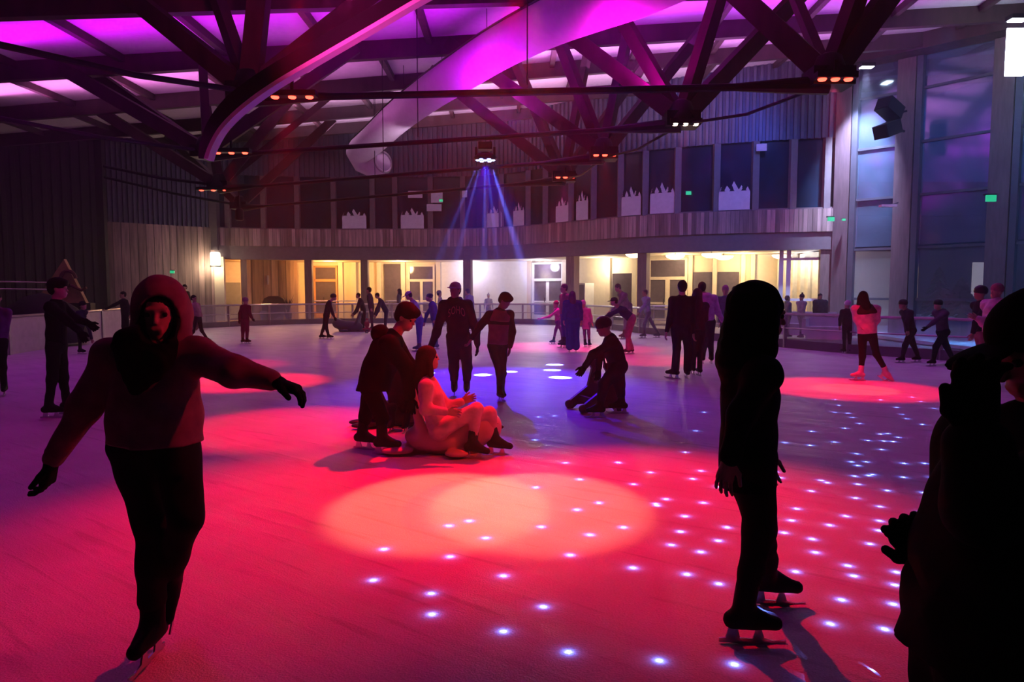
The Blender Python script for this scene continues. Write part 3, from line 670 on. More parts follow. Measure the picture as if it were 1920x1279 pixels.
rg.append(BP[-1])
boards(rg + [(12.3, 11), (12.3, 6)], 'rink_barrier', 'clear rink barrier curving along the right glass wall', False)

# ------------------------------------------------------------------ trusses
def strut(b, a, c, w_=.24, h_=.3, cut=True):
    a = Vector(a); c = Vector(c); d = c - a
    if cut:                                   # carry on up to the roof
        den = d.z - CB * d.x - CC * d.y
        t = (CA + CB * a.x + CC * a.y - .25 - a.z) / den; c = a + d * t
    b.bar(a, c, w_, h_)
def node(px, py, z=5.2): return lamp_at(px, py, z)
N = {'L1': node(468, 172, 5.25), 'L2': node(388, 284, 5.25), 'L3': node(412, 348, 5.25), 'L4': node(450, 385, 5.3),
     'R1': node(1553, 146, 5.2), 'R2': node(1277, 224, 5.2), 'R3': node(1131, 288, 5.15), 'R4': node(1057, 331, 5.15)}
FAN = {'L1': [((205, -40), 1.5, .34), ((405, -10), 1.2, .26), ((492, -60), 0, .34), ((735, -40), 1.0, .36)],
       'L2': [((-20, 50), 1.5, .34), ((374, 0), 1.0, .26), ((560, 165), .8, .3), ((10, 20), 3.5, .24)],
       'L3': [((60, 130), 1.2, .34), ((384, 185), 1.2, .3), ((560, 165), .8, .34), ((620, 180), 2.0, .22)],
       'L4': [((640, 210), 1.2, .34), ((300, 240), 2, .3)],
       'R1': [((1372, -20), 1.2, .36), ((1618, -40), .5, .3), ((1690, -40), .5, .34), ((1480, -30), 3.0, .2)],
       'R2': [((1063, 62), 1.4, .34), ((1166, 34), 1.4, .28), ((1345, 0), .8, .3), ((1452, 40), 1.4, .34)],
       'R3': [((938, 150), 1.2, .34), ((1062, 110), 1.2, .28), ((1182, 40), 1.8, .28), ((1250, 140), 1.2, .28)],
       'R4': [((862, 175), 1.2, .34), ((985, 160), 1.2, .28), ((1092, 150), 1.2, .26), ((1150, 200), 1.2, .26)]}
info = {'1': 'nearest roof truss with a black tie rod below the white duct', '2': 'second roof truss carrying the blue moving head light', '3': 'third roof truss in front of the gallery windows', '4': 'farthest roof truss near the gallery windows'}
for k in '1234':
    a, c = N['L' + k], N['R' + k]; mid = (a + c) / 2
    t = thing('roof_truss', info[k], 'roof truss', (mid.x, mid.y, 5.2), 'timber roof trusses')
    for nd in ('L' + k, 'R' + k):
        p0 = N[nd]
        for (px, py), dy, w_ in FAN[nd]:
            b = MB(); q = P(px, py, p0.y + dy); strut(b, p0, q, w_ * .8, w_); b.build('strut', M['timber'], t)
        MB().box(p0 - UP * .02, (.7, .5, .3)).build('node_plate', M['steel'], t)
        MB().lathe([(.3, -.12), (.34, -.05), (.2, .35), (.1, .4)], p0, 14).build('node_cone', M['steel'], t, True)
    b = MB(); n_ = 14; pts = []
    for i in range(n_ + 1):
        s_ = i / n_; pts.append(a.lerp(c, s_) - UP * .12)
    b.tube(pts, .055 if k != '1' else .065, 8); b.build('tie_rod', M['steel'], t)
    for s_ in (.5,):
        p = a.lerp(c, s_); MB().tube([p, (p.x, p.y, CZ(p.x, p.y) - .1)], .012, 5).build('hanger_rod', M['steel'], t)
    # taper sleeves of the tie rod
    for e, f_ in ((a, c), (c, a)):
        dd = (f_ - e).normalized(); MB().tube([e - UP * .12, e + dd * .6 - UP * .12, e + dd * 1.6 - UP * .12], [.16, .13, .06], 10).build('rod_sleeve', M['steel'], t)
# long bracing rods between the trusses' left nodes and the left wall
for a, c in ((N['L1'], P(-40, 75, 9.5)), (N['L2'], P(-60, 210, 15)), (N['L3'], P(195, 312, 26)), (N['L4'], P(195, 332, 28.5))):
    o = MB().tube([a, a.lerp(c, .5) - UP * .08, c], .05, 8).build('brace_rod', M['steel'])
    tag(o, 'black brace rod running left from %s' % {0: 'the nearest truss node', 1: 'the second truss node', 2: 'the third truss node', 3: 'the farthest left truss node'}[(N['L1'], N['L2'], N['L3'], N['L4']).index(a)], 'brace rod', 'steel brace rods')
for a, c in ((N['R1'], N['R2']), (N['R2'], N['R3']), (N['R3'], N['R4'])):
    o = MB().tube([a - UP * .1, a.lerp(c, .5) - UP * .25, c - UP * .1], .03, 6).build('brace_rod', M['steel'])
    tag(o, 'thin brace rod linking the right truss nodes, %s' % {0: 'nearest', 1: 'middle', 2: 'farthest'}[(N['R1'], N['R2'], N['R3']).index(a)], 'brace rod', 'steel brace rods')
# curved near beam with a pale underside strip
cp = [P(388, 300, 8.6), P(398, 272, 8.7), P(420, 236, 8.8), P(462, 196, 8.9), P(520, 155, 9.0), P(600, 108, 9.1), P(700, 50, 9.2), P(800, -8, 9.3), P(960, -90, 9.4), P(1200, -200, 9.5)]
cp = smooth([tuple(p) for p in cp], 4)
t = thing('curved_beam', 'black curved beam sweeping up to the roof with a pale underside', 'beam', cp[0])
b = MB(); b2 = MB()
for j, p in enumerate(cp):
    a = Vector(cp[max(j - 1, 0)]); c = Vector(cp[min(j + 1, len(cp) - 1)]); d = (c - a).normalized(); nn = d.cross(Vector((0, 1, 0))).normalized() * -1
    if nn.z < 0: nn = -nn
    p = Vector(p); Yv = Vector((0, 1, 0)); k_ = min(1, .35 + j * .06)
    ring = [p + Yv * -.07, p + Yv * .07, p + Yv * .07 + nn * (.20 * k_), p - Yv * .07 + nn * (.20 * k_)]
    b.v += [tuple(x) for x in ring]
    s_ = [p + Yv * -.10 - nn * .055, p + Yv * .07 - nn * .055, p + Yv * .07 - nn * .004, p - Yv * .10 - nn * .004]
    b2.v += [tuple(x) for x in s_]
for bb in (b, b2):
    n_ = len(cp); bb.f = [(0, 1, 2, 3), tuple(4 * (n_ - 1) + j for j in (3, 2, 1, 0))]
    for i in range(n_ - 1):
        for j in range(4): bb.f.append((4 * i + j, 4 * i + 4 + j, 4 * i + 4 + (j + 1) % 4, 4 * i + (j + 1) % 4))
b.build('web', M['black'], t); b2.build('pale_edge_strip', M['white'], t)
# ------------------------------------------------------------------ fabric duct
dp = [(1330, -90, 11.2), (1200, -28, 12.6), (1105, 10, 14.2), (1018, 47, 15.9), (932, 92, 17.6), (860, 138, 19.4), (800, 178, 21.6), (745, 220, 24), (704, 258, 26.2), (674, 284, 27.6)]
ctr = smooth([tuple(P(x, y, Y)) for x, y, Y in dp], 4)
t = thing('air_duct', 'long white fabric air duct hanging under the roof', 'air duct', ctr[-1])
rad = []
for p in ctr: rad.append(.52)
e = Vector(ctr[-1]); pts = [Vector(p) for p in ctr] + [e + Vector((.12, .35, -.28)), e + Vector((.55, .25, -.5)), e + Vector((.95, -.1, -.42))]
MB().tube(pts, rad + [.54, .5, .42], 28).build('tube', M['duct'], t, True)
q = pts[-1]; b = MB(); dd = (pts[-1] - pts[-2]).normalized(); X = dd.cross(UP).normalized(); b.lathe([(.44, -.04), (.46, 0), (.36, .03), (.34, -.02)], q, 24, (X, dd.cross(X), dd)); b.build('outlet_ring', M['rail'], t, True)
b = MB(); b.tube([p + Vector((-.33, -.25, .33)) for p in pts[:-3]], .035, 6); b.build('seam', M['steel'], t)
for i in range(2, len(ctr), 5):
    p = Vector(ctr[i]); MB().tube([p + UP * .5, (p.x, p.y, CZ(p.x, p.y))], .01, 5).build('hanging_cable', M['steel'], t)

# ------------------------------------------------------------------ stage lamps
def led_bar(key, lab, m, w_=.52, dirx=(1, 0, 0)):
    c = LAMPS[key] + UP * .06; t = thing('stage_light', lab, 'stage light', c, 'three lens stage lights under the trusses')
    X = Vector(dirx).normalized(); Y = UP.cross(X)
    MB().box(c + UP * .05, (w_ + .16, .2, .1), (X, Y, UP)).build('housing', M['black'], t)
    b = MB(); b.bar(c + UP * .08, c + UP * .3, .05, .05); b.build('bracket', M['steel'], t)
    for s_ in (-1, 0, 1):
        MB().lathe([(.055, -.02), (.07, 0), (.07, .03)], c + X * (s_ * w_ / 2 * .85) - UP * .01, 14).build('lens', m, t, True)
led_bar('L1', 'stage light with three red lenses at the nearest left truss node', M['ledred'], .72)
led_bar('L2', 'stage light with three red lenses at the second left truss node', M['ledred'], .8)
led_bar('L3', 'stage light with three red lenses lowest on the left', M['ledred'], .95)
led_bar('R1', 'stage light with three red lenses at the nearest right truss node', M['ledred'], .5)
led_bar('R2', 'stage light with three whitish lenses at the second right node', M['ledwarm'], .5)
led_bar('R3', 'stage light with three red lenses at the third right truss node', M['ledred'], .52)
led_bar('R4', 'stage light with three red lenses at the farthest right node', M['ledred'], .52)
for k in ('C0', 'C1'):
    led_bar(k, 'stage light with red lenses just above the rink centre' if k == 'C0' else 'stage light with red lenses above the left of the rink', M['ledred'], .6)
# moving head
t = thing('moving_head_light', 'moving head light with blue lenses throwing blue beams', 'stage light', HEAD)
MB().box(HEAD + UP * .1, (.3, .26, .16)).build('base', M['black'], t)
b = MB(); b.box(HEAD + Vector((-.2, 0, -.06)), (.05, .16, .26)); b.box(HEAD + Vector((.2, 0, -.06)), (.05, .16, .26)); b.build('yoke', M['black'], t)
MB().lathe([(.24, -.02), (.26, .03), (.2, .1), (.08, .15)], HEAD - UP * .18, 20).build('head', M['black'], t, True)
for i in range(7):
    a = i * 2 * math.pi / 6; r_ = .17 if i < 6 else 0
    MB().lathe([(.035, -.015), (.045, 0), (.045, .02)], HEAD + Vector((math.cos(a) * r_, math.sin(a) * r_, -.2)), 10).build('lens', M['ledblue'], t, True)
# floodlights by the glass wall, loudspeakers on the column
for c, lab in ((FL1, 'small white floodlight under the eaves by the glass wall'), (FL2, 'bright white floodlight by the right edge of the glass wall')):
    t = thing('floodlight', lab, 'floodlight', c, 'floodlights by the glass wall')
    MB().box(c + UP * .1, (.5, .3, .12)).build('housing', M['black'], t); MB().box(c + UP * .03, (.42, .24, .03)).build('lens', M['ledwhite'], t)
    if c == FL2: MB().box(c + Vector((.15, .25, -.75)), (.5, .06, 1.3)).build('glow_panel', M['ledwhite'], t)  # emissive panel added for the floodlight's glow, not a lens
def speaker(px, py, Y, tilt, lab):
    c = P(px, py, Y); t = thing('loudspeaker', lab, 'loudspeaker', c, 'black loudspeakers on the glass wall column')
    R_ = Matrix.Rotation(math.radians(25), 3, 'Z') @ Matrix.Rotation(math.radians(tilt), 3, 'Y'); ax = tuple(R_ @ v for v in (Vector((1, 0, 0)), Vector((0, 1, 0)), UP))
    MB().box(c, (.75, .55, .45), ax).build('cabinet', M['black'], t)
    MB().box(c - ax[0] * .385, (.02, .5, .4), ax).build('grille', M['steel'], t)
    MB().bar(c + ax[0] * .35, c + Vector((.75, .3, 0)), .06, .06).build('bracket', M['steel'], t)
speaker(1668, 204, 24.4, 25, 'upper black loudspeaker on the tall column'); speaker(1664, 243, 24.4, -20, 'lower black loudspeaker on the tall column')
c = P(1665, 386, 24.6); t = thing('wall_lamp', 'slim white lamp on a bracket low on the tall column', 'lamp', c)
MB().box(c, (.55, .2, .08)).build('head', M['white'], t); MB().bar(c, c + Vector((.4, .1, .12)), .04, .04).build('arm', M['rail'], t)
c = P(449, 400, 29); t = thing('spotlight', 'dark hanging spotlight left of the gallery windows', 'spotlight', c)
MB().lathe([(.1, -.3), (.17, -.25), (.17, .1), (.1, .2)], c, 14).build('can', M['black'], t, True); MB().tube([c + UP * .2, c + UP * 1.2], .03, 6).build('pole', M['steel'], t)
# ------------------------------------------------------------------ left side: triangular sign, covered machine
p = P(125, 566, 24.5); zt = P(122, 486, 24.5).z; zb = P(122, 568, 24.5).z
t = thing('triangular_sign', 'tall yellowish triangular sign with a dark round emblem', 'sign', (p.x, p.y, zb))
x0, x1 = P(68, 566, 24.5).x, P(164, 566, 24.5).x; xa = P(122, 486, 24.5).x
MB().prism([(x0 - p.x, 0), (x1 - p.x, 0), (xa - p.x, zt - zb)], (p.x, p.y, zb), (1, 0, 0), UP, .15).build('panel', mat('sign yellow', (.5, .38, .14), .6, var=.2), t)
EM = P(128, 522, 24.35)
b = MB(); b.tube([EM + Vector((math.cos(a) * .26, 0, math.sin(a) * .26)) for a in [i * .32 for i in range(17)]], .06, 6)
b.tube([EM + Vector((.1, 0, -.25)), EM + Vector((.45, 0, -.42)), EM + Vector((.62, 0, -.32))], .05, 6); b.build('emblem', mat('emblem brown', (.16, .05, .04), .6), t)
MB().box((p.x, p.y + .2, zb / 2), (1.6, .3, zb)).build('base', M['black'], t)
c = P(40, 585, 20.5); t = thing('covered_machine', 'dark covered machine behind the left boards', 'machine', (c.x, c.y, 0))
b = MB(); b.lathe([(1.2, 0), (1.25, .5), (.9, 1.0), (.4, 1.35), (.05, 1.45)], (c.x + .6, c.y, .1), 24); b.build('cover', mat('dark tarp', (.03, .025, .035), .7, bump=.3), t, True)
b = MB(); b.box((c.x - .8, c.y + .3, .6), (1.4, 1, .9)); b.build('hood', mat('machine grey', (.25, .2, .22), .5), t)
for s_ in (-.4, .4):
    b = MB(); b.tube([(c.x - .8 + s_ + math.cos(a) * .35, c.y - .25, .75 + math.sin(a) * .35) for a in [i * .4 for i in range(9)]], .05, 6); b.build('wheel_arch', M['black'], t)
b = MB(); b.tube([P(-60, 527, 22), P(88, 530, 24)], .03, 6); b.tube([P(-60, 541, 22), P(88, 543, 24)], .03, 6)
o = b.build('handrail', M['rail']); tag(o, 'pale double handrail against the dark left wall', 'handrail')

# ------------------------------------------------------------------ lounge seats outside the right barrier
for px, Y, wd, lab in ((1508, 24.6, 2.0, 'pale sofa outside the barrier below the yellow curtain'), (1555, 22.6, 1.3, 'small pale seat outside the barrier beside the white frame')):
    c = P(px, 600, Y); c.z = 0; t = thing('sofa', lab, 'sofa', c, 'seats outside the barrier'); ax = (Vector((.85, -.53, 0)), Vector((.53, .85, 0)), UP)
    MB().box(c + UP * .25, (wd, .8, .4), ax).build('seat', M['white'], t)
    MB().box(c + UP * .62 + ax[1] * .34, (wd, .14, .5), ax).build('backrest', M['white'], t)
    for k in (-1, 1): MB().box(c + UP * .45 + ax[0] * (k * (wd / 2 + .06)), (.12, .8, .5), ax).build('armrest', M['white'], t)
# ------------------------------------------------------------------ bodies: blended round cones and ellipsoids, meshed as one surface
def V3(p): return np.array((p[0], p[1], p[2]), float)
def cap(a, b, ra, rb=None, flat=None, q=1.0, k=None): return ('c', V3(a), V3(b), ra, ra if rb is None else rb, None if flat is None else V3(flat), q, k)
def ell(c, r, R=None, k=None, op='u'): return ('e', V3(c), np.array(r, float), np.eye(3) if R is None else np.array(R, float), op, k)
def field(prims, vox, k, fold=0.0, fs=9.0):
    lo = np.full(3, 1e9); hi = np.full(3, -1e9)
    for p in prims:
        if p[0] == 'c':
            m = max(p[3], p[4]); lo = np.minimum(lo, np.minimum(p[1], p[2]) - m); hi = np.maximum(hi, np.maximum(p[1], p[2]) + m)
        elif p[0] == 'e' and p[4] == 'u': m = p[2].max(); lo = np.minimum(lo, p[1] - m); hi = np.maximum(hi, p[1] + m)
    lo -= vox * 3 + fold; hi += vox * 3 + fold
    n = np.ceil((hi - lo) / vox).astype(int) + 1
    Fd = np.full(n, 1e3)
    ax = [lo[i] + np.arange(n[i]) * vox for i in range(3)]
    def local(c0, c1, m):
        s = []
        for i in range(3):
            a = max(0, int((min(c0[i], c1[i]) - m - lo[i]) / vox)); b = min(n[i], int((max(c0[i], c1[i]) + m - lo[i]) / vox) + 2)
            s.append(slice(a, b))
        return tuple(s)
    for ps in (0,):
        for p in prims:
            ps = p[0] == 'e' and p[4] == 's'
            if p[0] == 'p':
                X = np.stack(np.meshgrid(*ax, indexing='ij'), -1); Fd = np.maximum(Fd, (X - p[1]) @ p[2]); continue
            if p[0] == 'c':
                _, a, b, ra, rb, fl, q, kk = p; kk = k if kk is None else kk
                sl = local(a, b, max(ra, rb) + kk + 2 * vox + .02)
                X = np.stack(np.meshgrid(ax[0][sl[0]], ax[1][sl[1]], ax[2][sl[2]], indexing='ij'), -1)
                d = b - a; t = np.clip(((X - a) @ d) / (d @ d + 1e-9), 0, 1); V = X - a - t[..., None] * d
                if fl is not None:
                    f_ = fl / np.linalg.norm(fl); c = V @ f_; V = V + ((1 / q - 1) * c)[..., None] * f_
                D = np.sqrt((V * V).sum(-1)) - (ra + (rb - ra) * t)
                if fl is not None: D = D * (.5 + .5 * q)
            else:
                _, c, r, R, op, kk = p; kk = k if kk is None else kk; m = r.max() + kk + 2 * vox
                sl = local(c, c, m)
                X = np.stack(np.meshgrid(ax[0][sl[0]], ax[1][sl[1]], ax[2][sl[2]], indexing='ij'), -1)
                V = (X - c) @ R; k0 = np.sqrt(((V / r) ** 2).sum(-1)); k1 = np.sqrt(((V / r ** 2) ** 2).sum(-1)) + 1e-9
                D = k0 * (k0 - 1) / k1
            A = Fd[sl]
            if ps: Fd[sl] = np.maximum(A, -D)
            else:
                h = np.clip(.5 + .5 * (A - D) / max(kk, 1e-5), 0, 1); Fd[sl] = A + (D - A) * h - kk * h * (1 - h)
    if fold:
        X, Y, Z = np.meshgrid(*ax, indexing='ij')
        W = np.sin(fs * 1.3 * X + 2.1 * np.sin(fs * .9 * Z) + 1.7 * Y * fs) * np.sin(fs * 2.1 * Z + 1.9 * np.sin(fs * .8 * X + fs * Y))
        Fd = Fd + fold * W
    return Fd, lo
def nets(Fd, lo, vox):
    S = Fd < 0; n = Fd.shape
    cs = [(i, j, k) for i in (0, 1) for j in (0, 1) for k in (0, 1)]
    g = lambda A, c: A[c[0]:n[0] - 1 + c[0], c[1]:n[1] - 1 + c[1], c[2]:n[2] - 1 + c[2]]
    cnt = sum(g(S, c).astype(np.int8) for c in cs); mix = (cnt > 0) & (cnt < 8)
    I = np.argwhere(mix)
    if len(I) == 0: return np.zeros((0, 3)), np.zeros((0, 4), int)
    idx = np.full(mix.shape, -1); idx[mix] = np.arange(len(I))
    acc = np.zeros((len(I), 3)); num = np.zeros(len(I))
    for a in cs:
        for ax_ in range(3):
            if a[ax_]: continue
            b = list(a); b[ax_] = 1
            va = Fd[I[:, 0] + a[0], I[:, 1] + a[1], I[:, 2] + a[2]]; vb = Fd[I[:, 0] + b[0], I[:, 1] + b[1], I[:, 2] + b[2]]
            m = (va < 0) != (vb < 0); t = np.where(m, va / (va - vb + 1e-12), 0)
            p = np.array(a, float) + np.zeros((len(I), 3)); p[:, ax_] += t
            acc += p * m[:, None]; num += m
    v = lo + vox * (I + acc / num[:, None]); fs_ = []
    for ax_ in range(3):
        u, w_ = [(1, 2), (2, 0), (0, 1)][ax_]
        sl0 = [slice(None)] * 3; sl1 = [slice(None)] * 3; sl0[ax_] = slice(0, n[ax_] - 1); sl1[ax_] = slice(1, n[ax_])
        A = S[tuple(sl0)]; B = S[tuple(sl1)]; E = np.argwhere(A != B)
        E = E[(E[:, u] > 0) & (E[:, w_] > 0) & (E[:, u] < n[u] - 1) & (E[:, w_] < n[w_] - 1)]
        q = []
        for du, dw in ((-1, -1), (0, -1), (0, 0), (-1, 0)):
            c = E.copy(); c[:, u] += du; c[:, w_] += dw; q.append(idx[c[:, 0], c[:, 1], c[:, 2]])
        q = np.stack(q, 1); ins = A[E[:, 0], E[:, 1], E[:, 2]]
        q[~ins] = q[~ins][:, ::-1]; fs_.append(q)
    return v, np.concatenate(fs_)
def body_mesh(name, groups, m, parent, smooth_=True):
    vs_, fs_, off = [], [], 0
    for prims, vox, k, fold, fr in groups:
        Fd, lo = field(prims, vox, k, fold, fr); v, f = nets(Fd, lo, vox)
        vs_.append(v); fs_.append(f + off); off += len(v)
    v = np.concatenate(vs_); f = np.concatenate(fs_)
    o_ = Vector((0, 0, 0)); q = parent
    while q is not None: o_ += q.location; q = q.parent
    v = v - np.array(o_)
    me = bpy.data.meshes.new(name); me.vertices.add(len(v)); me.vertices.foreach_set('co', v.astype(np.float32).ravel())
    me.loops.add(len(f) * 4); me.loops.foreach_set('vertex_index', f.astype(np.int32).ravel())
    me.polygons.add(len(f)); me.polygons.foreach_set('loop_start', np.arange(0, len(f) * 4, 4, dtype=np.int32))
    me.polygons.foreach_set('use_smooth', np.full(len(f), smooth_)); me.update(calc_edges=True); me.validate()
    me.materials.append(m); o = bpy.data.objects.new(name, me); COL.objects.link(o); o.parent = parent
    return o
CM = {}
def cloth(name, c, rough=.85, bump=.15):
    key = (name, c)
    if key not in CM: CM[key] = mat(name, c, rough, 0, .18, 14, bump, .04)
    return CM[key]
SKIN = mat('skin', (.55, .34, .25), .55, 0, .08, 8, .03, .35)
LACE = mat('skate blade steel', (.6, .6, .62), .25, .9)
def hand_prims(w_, d, th, s, curl=.35, grow=1.0, fist=0.0):
    """w_: wrist, d: hand direction, th: direction the thumb side faces"""
    w_ = Vector(w_); d = Vector(d).normalized(); th = Vector(th); th = (th - d * th.dot(d)).normalized(); pn = d.cross(th).normalized()
    P_ = []; g = grow
    for t in (-.028, -.009, .010, .028):
        P_.append(cap(w_ + d * .01 * s + th * t * .7 * s, w_ + d * .088 * s + th * t * s, .016 * s * g, .0145 * s * g))
    ln = (.062, .074, .080, .070); fo = (-.030, -.0105, .0095, .029)
    for i in range(4):
        base = w_ + d * .086 * s + th * fo[i] * s; c1 = curl * (1.0 + .12 * (1.5 - i)); dirs = d
        sp = th * (.10 * (i - 1.5)); p = base; r = (.0082, .0092, .0096, .009)[i] * s * g; a = c1 * .8
        for j, fr in enumerate((.45, .32, .25)):
            v = (d * math.cos(a) + pn * math.sin(a) + sp).normalized(); q = p + v * (ln[i] * fr * s * (1 if j else 1.1)); P_.append(cap(p, q, r, r * .92, k=.006)); p = q; r *= .93; a += c1 * 1.2 + fist
    t0 = w_ + d * .028 * s + th * .028 * s
    v1 = (d * .75 + th * .75 + pn * .25).normalized(); t1 = t0 + v1 * .038 * s; v2 = (d + th * .3 + pn * (.2 + curl * .5)).normalized(); t2 = t1 + v2 * .05 * s
    P_ += [cap(t0, t1, .0135 * s * g, .0115 * s * g), cap(t1, t2, .011 * s * g, .009 * s * g)]
    return P_
def rotf(f, deg):
    a = math.radians(deg); return Vector((f.x * math.cos(a) - f.y * math.sin(a), f.x * math.sin(a) + f.y * math.cos(a), 0))
def person(label, foot, deg, head, neck, pel, eR, wR, eL, wL, kR, aR, kL, aL, s=None, head_deg=None, pitch=0.0, top=(.1, .1, .1), bot=(.05, .05, .06), boot=(.03, .03, .035),
           hair=(.02, .015, .015), hs='short', hat=None, hatc=(.1, .1, .1), glove=None, top_name='jacket', bot_name='trousers', bulk=1.0, lbulk=1.0, flare=1.0, toeR=None, toeL=None, liftR=False, liftL=False,
           hood=None, longcoat=0.0, Y=None, face=False, hemcut=0.0, loc_name='person', cat='person', skates=True, tw=1.0, vox=None, curl=.35, hdR=None, hdL=None, hidden_legs=False, group=None, fold=None, vest=None):
    """joints are (px, py[, sign]): picture position, sign pushes the joint away (+) or nearer (-) by what the bone length leaves"""
    if Y is None: Y = G(foot[0], foot[1]).y
    f = Vector((math.cos(math.radians(deg)), math.sin(math.radians(deg)), 0)); r = Vector((f.y, -f.x, 0))
    pelv = P(pel[0], pel[1], Y + (pel[2] if len(pel) > 2 else 0)); nk = P(neck[0], neck[1], Y + (neck[2] if len(neck) > 2 else 0)); hd = P(head[0], head[1], Y + (head[2] if len(head) > 2 else 0))
    if s is None: s = max(.5, min(1.12, ((nk - pelv).length + .0) / .56))
    B = {'ua': .285 * s, 'fa': .255 * s, 'th': .43 * s, 'sh': .40 * s}
    up = (nk - pelv).normalized()
    def joint(par, spec, L):
        Yp = par.y; p = P(spec[0], spec[1], Yp); d2 = (p - par).length; sg = spec[2] if len(spec) > 2 else 0
        if sg:
            off = math.sqrt(max(0, L * L - d2 * d2)) * sg; p = P(spec[0], spec[1], Yp + off)
        return p
    sh = {}; hp = {}
    for sd, sg in (('R', 1), ('L', -1)):
        sh[sd] = nk - up * .055 * s + r * (.165 * s * sg * (bulk ** .5)); hp[sd] = pelv + r * (.088 * s * sg) - up * .02 * s
    el = {'R': joint(sh['R'], eR, B['ua']), 'L': joint(sh['L'], eL, B['ua'])}; wr = {'R': joint(el['R'], wR, B['fa']), 'L': joint(el['L'], wL, B['fa'])}
    kn = {'R': joint(hp['R'], kR, B['th']), 'L': joint(hp['L'], kL, B['th'])}; an = {'R': joint(kn['R'], aR, B['sh']), 'L': joint(kn['L'], aL, B['sh'])}
    ankz = .165 * s if skates else .09 * s
    for sd, lf in (('R', liftR), ('L', liftL)):
        if not lf: an[sd].z = ankz
        else: an[sd].z = max(an[sd].z, ankz)
    root = Vector((pelv.x, pelv.y, 0)); near = Y < 4.5; mid = Y < 12
    vx = vox or (.011 if near else .014 if mid else .02)
    t = thing(loc_name, label, cat, root, group)
    hdg = deg if head_deg is None else head_deg
    hf = Vector((math.cos(math.radians(hdg)), math.sin(math.radians(hdg)), 0)); hr = Vector((hf.y, -hf.x, 0))
    pr = math.radians(pitch); hu = UP * math.cos(pr) + hf * math.sin(pr); hfw = hf * math.cos(pr) - UP * math.sin(pr)
    Rh = np.array([hr, hfw, hu]).T
    hsz = s if s > .9 else (.55 * s + .45) * .93
    H = lambda a, b_, c: hd + hr * (a * hsz) + hfw * (b_ * hsz) + hu * (c * hsz)
    # --- skin body: one mesh
    g1 = [ell(H(0, -.012, .025), (.077 * hsz, .097 * hsz, .098 * hsz), Rh), ell(H(0, .022, -.045), (.058 * hsz, .068 * hsz, .078 * hsz), Rh), ell(H(0, .062, -.09), (.026 * hsz, .022 * hsz, .022 * hsz), Rh),
          cap(H(0, .086, .014), H(0, .104, -.022), .008 * hsz, .0115 * hsz, k=.012), cap(H(-.035, .082, .028), H(.035, .082, .028), .010 * hsz, k=.014),
          cap(H(-.018, .088, -.055), H(.018, .088, -.055), .0085 * hsz, k=.008), cap(H(-.016, .084, -.068), H(.016, .084, -.068), .008 * hsz, k=.008),
          ell(H(.078, -.005, .0), (.010 * hsz, .020 * hsz, .032 * hsz), Rh, k=.008), ell(H(-.078, -.005, .0), (.010 * hsz, .020 * hsz, .032 * hsz), Rh, k=.008),
          ell(H(.034, .100, .008), (.019 * hsz, .014 * hsz, .011 * hsz), Rh, op='s'), ell(H(-.034, .100, .008), (.019 * hsz, .014 * hsz, .011 * hsz), Rh, op='s'),
          cap(H(0, -.02, -.06), nk, .052 * s, .060 * s)]
    chest = nk - up * .17 * s; waist = pelv + up * .12 * s
    g2 = [cap(nk - up * .04 * s, chest, .07 * s, .12 * s, f, .7), cap(chest, waist, .12 * s, .10 * s, f, .7), cap(waist, pelv, .10 * s, .13 * s, f, .75)]
    for sd in 'RL':
        g2 += [cap(nk - up * .05 * s, sh[sd], .06 * s, .048 * s), cap(sh[sd], el[sd], .046 * s, .036 * s), cap(el[sd], wr[sd], .035 * s, .026 * s),
               cap(hp[sd], kn[sd], .076 * s, .050 * s), cap(kn[sd], an[sd], .050 * s, .034 * s)]
    hv = {}
    for sd in 'RL':
        hdv = hdR if sd == 'R' else hdL
        d = (wr[sd] - el[sd]).normalized()
        if hdv is not None: d = Vector(hdv).normalized()
        th = f if abs(d.dot(f)) < .85 else UP
        if sd == 'L': hv[sd] = (d, th)
        else: hv[sd] = (d, th)
    groups = [(g1, min(vx, .012) if not near else .006, .02, 0, 1), (g2, vx, .03, 0, 1)]
    hvx = .0042 if near else (.006 if mid else .010 if Y < 20 else .014)
    if glove is None:
        for sd in 'RL': groups.append((hand_prims(wr[sd], hv[sd][0], hv[sd][1], s, curl, 1.0 if Y < 15 else 1.15), hvx, .007, 0, 1))
    body_mesh('body', groups, SKIN, t)
    if glove is not None:
        for sd in 'RL': body_mesh('glove', [(hand_prims(wr[sd], hv[sd][0], hv[sd][1], s * 1.04, curl, 1.25) + [cap(wr[sd] - hv[sd][0] * .045 * s, wr[sd] + hv[sd][0] * .02, .036 * s, .03 * s)], hvx, .007, 0, 1)], cloth('glove cloth', glove), t)
    if near or face:
        for sx in (-.034, .034): MB().lathe([(.0, -.011), (.008, -.008), (.011, 0), (.008, .008), (.0005, .011)], H(sx, .078, .008), 10).build('eye', mat('eye dark', (.02, .015, .012), .2), t, True)
    fo = fold if fold is not None else (.006 if near else .005 if mid else .0)
    # --- trousers
    if bot is not None:
        gl = [cap(waist - up * .02 * s, pelv, .115 * s * lbulk, .14 * s * lbulk, f, .8)]
        for sd in 'RL':
            ae = an[sd] + (kn[sd] - an[sd]).normalized() * (.10 * s if flare <= 1.05 else .01)
            gl += [cap(hp[sd], kn[sd], .092 * s * lbulk, .064 * s * lbulk), cap(kn[sd], ae, .063 * s * lbulk, .050 * s * lbulk * flare)]
        body_mesh(bot_name, [(gl, vx, .03, fo, 11)], cloth(bot_name + ' cloth', bot), t)
    # --- jacket
    hem = pelv + up * (.0 - hemcut) * s if not longcoat else pelv - UP * (longcoat + hemcut) * s
    dn = -up if not longcoat else -UP
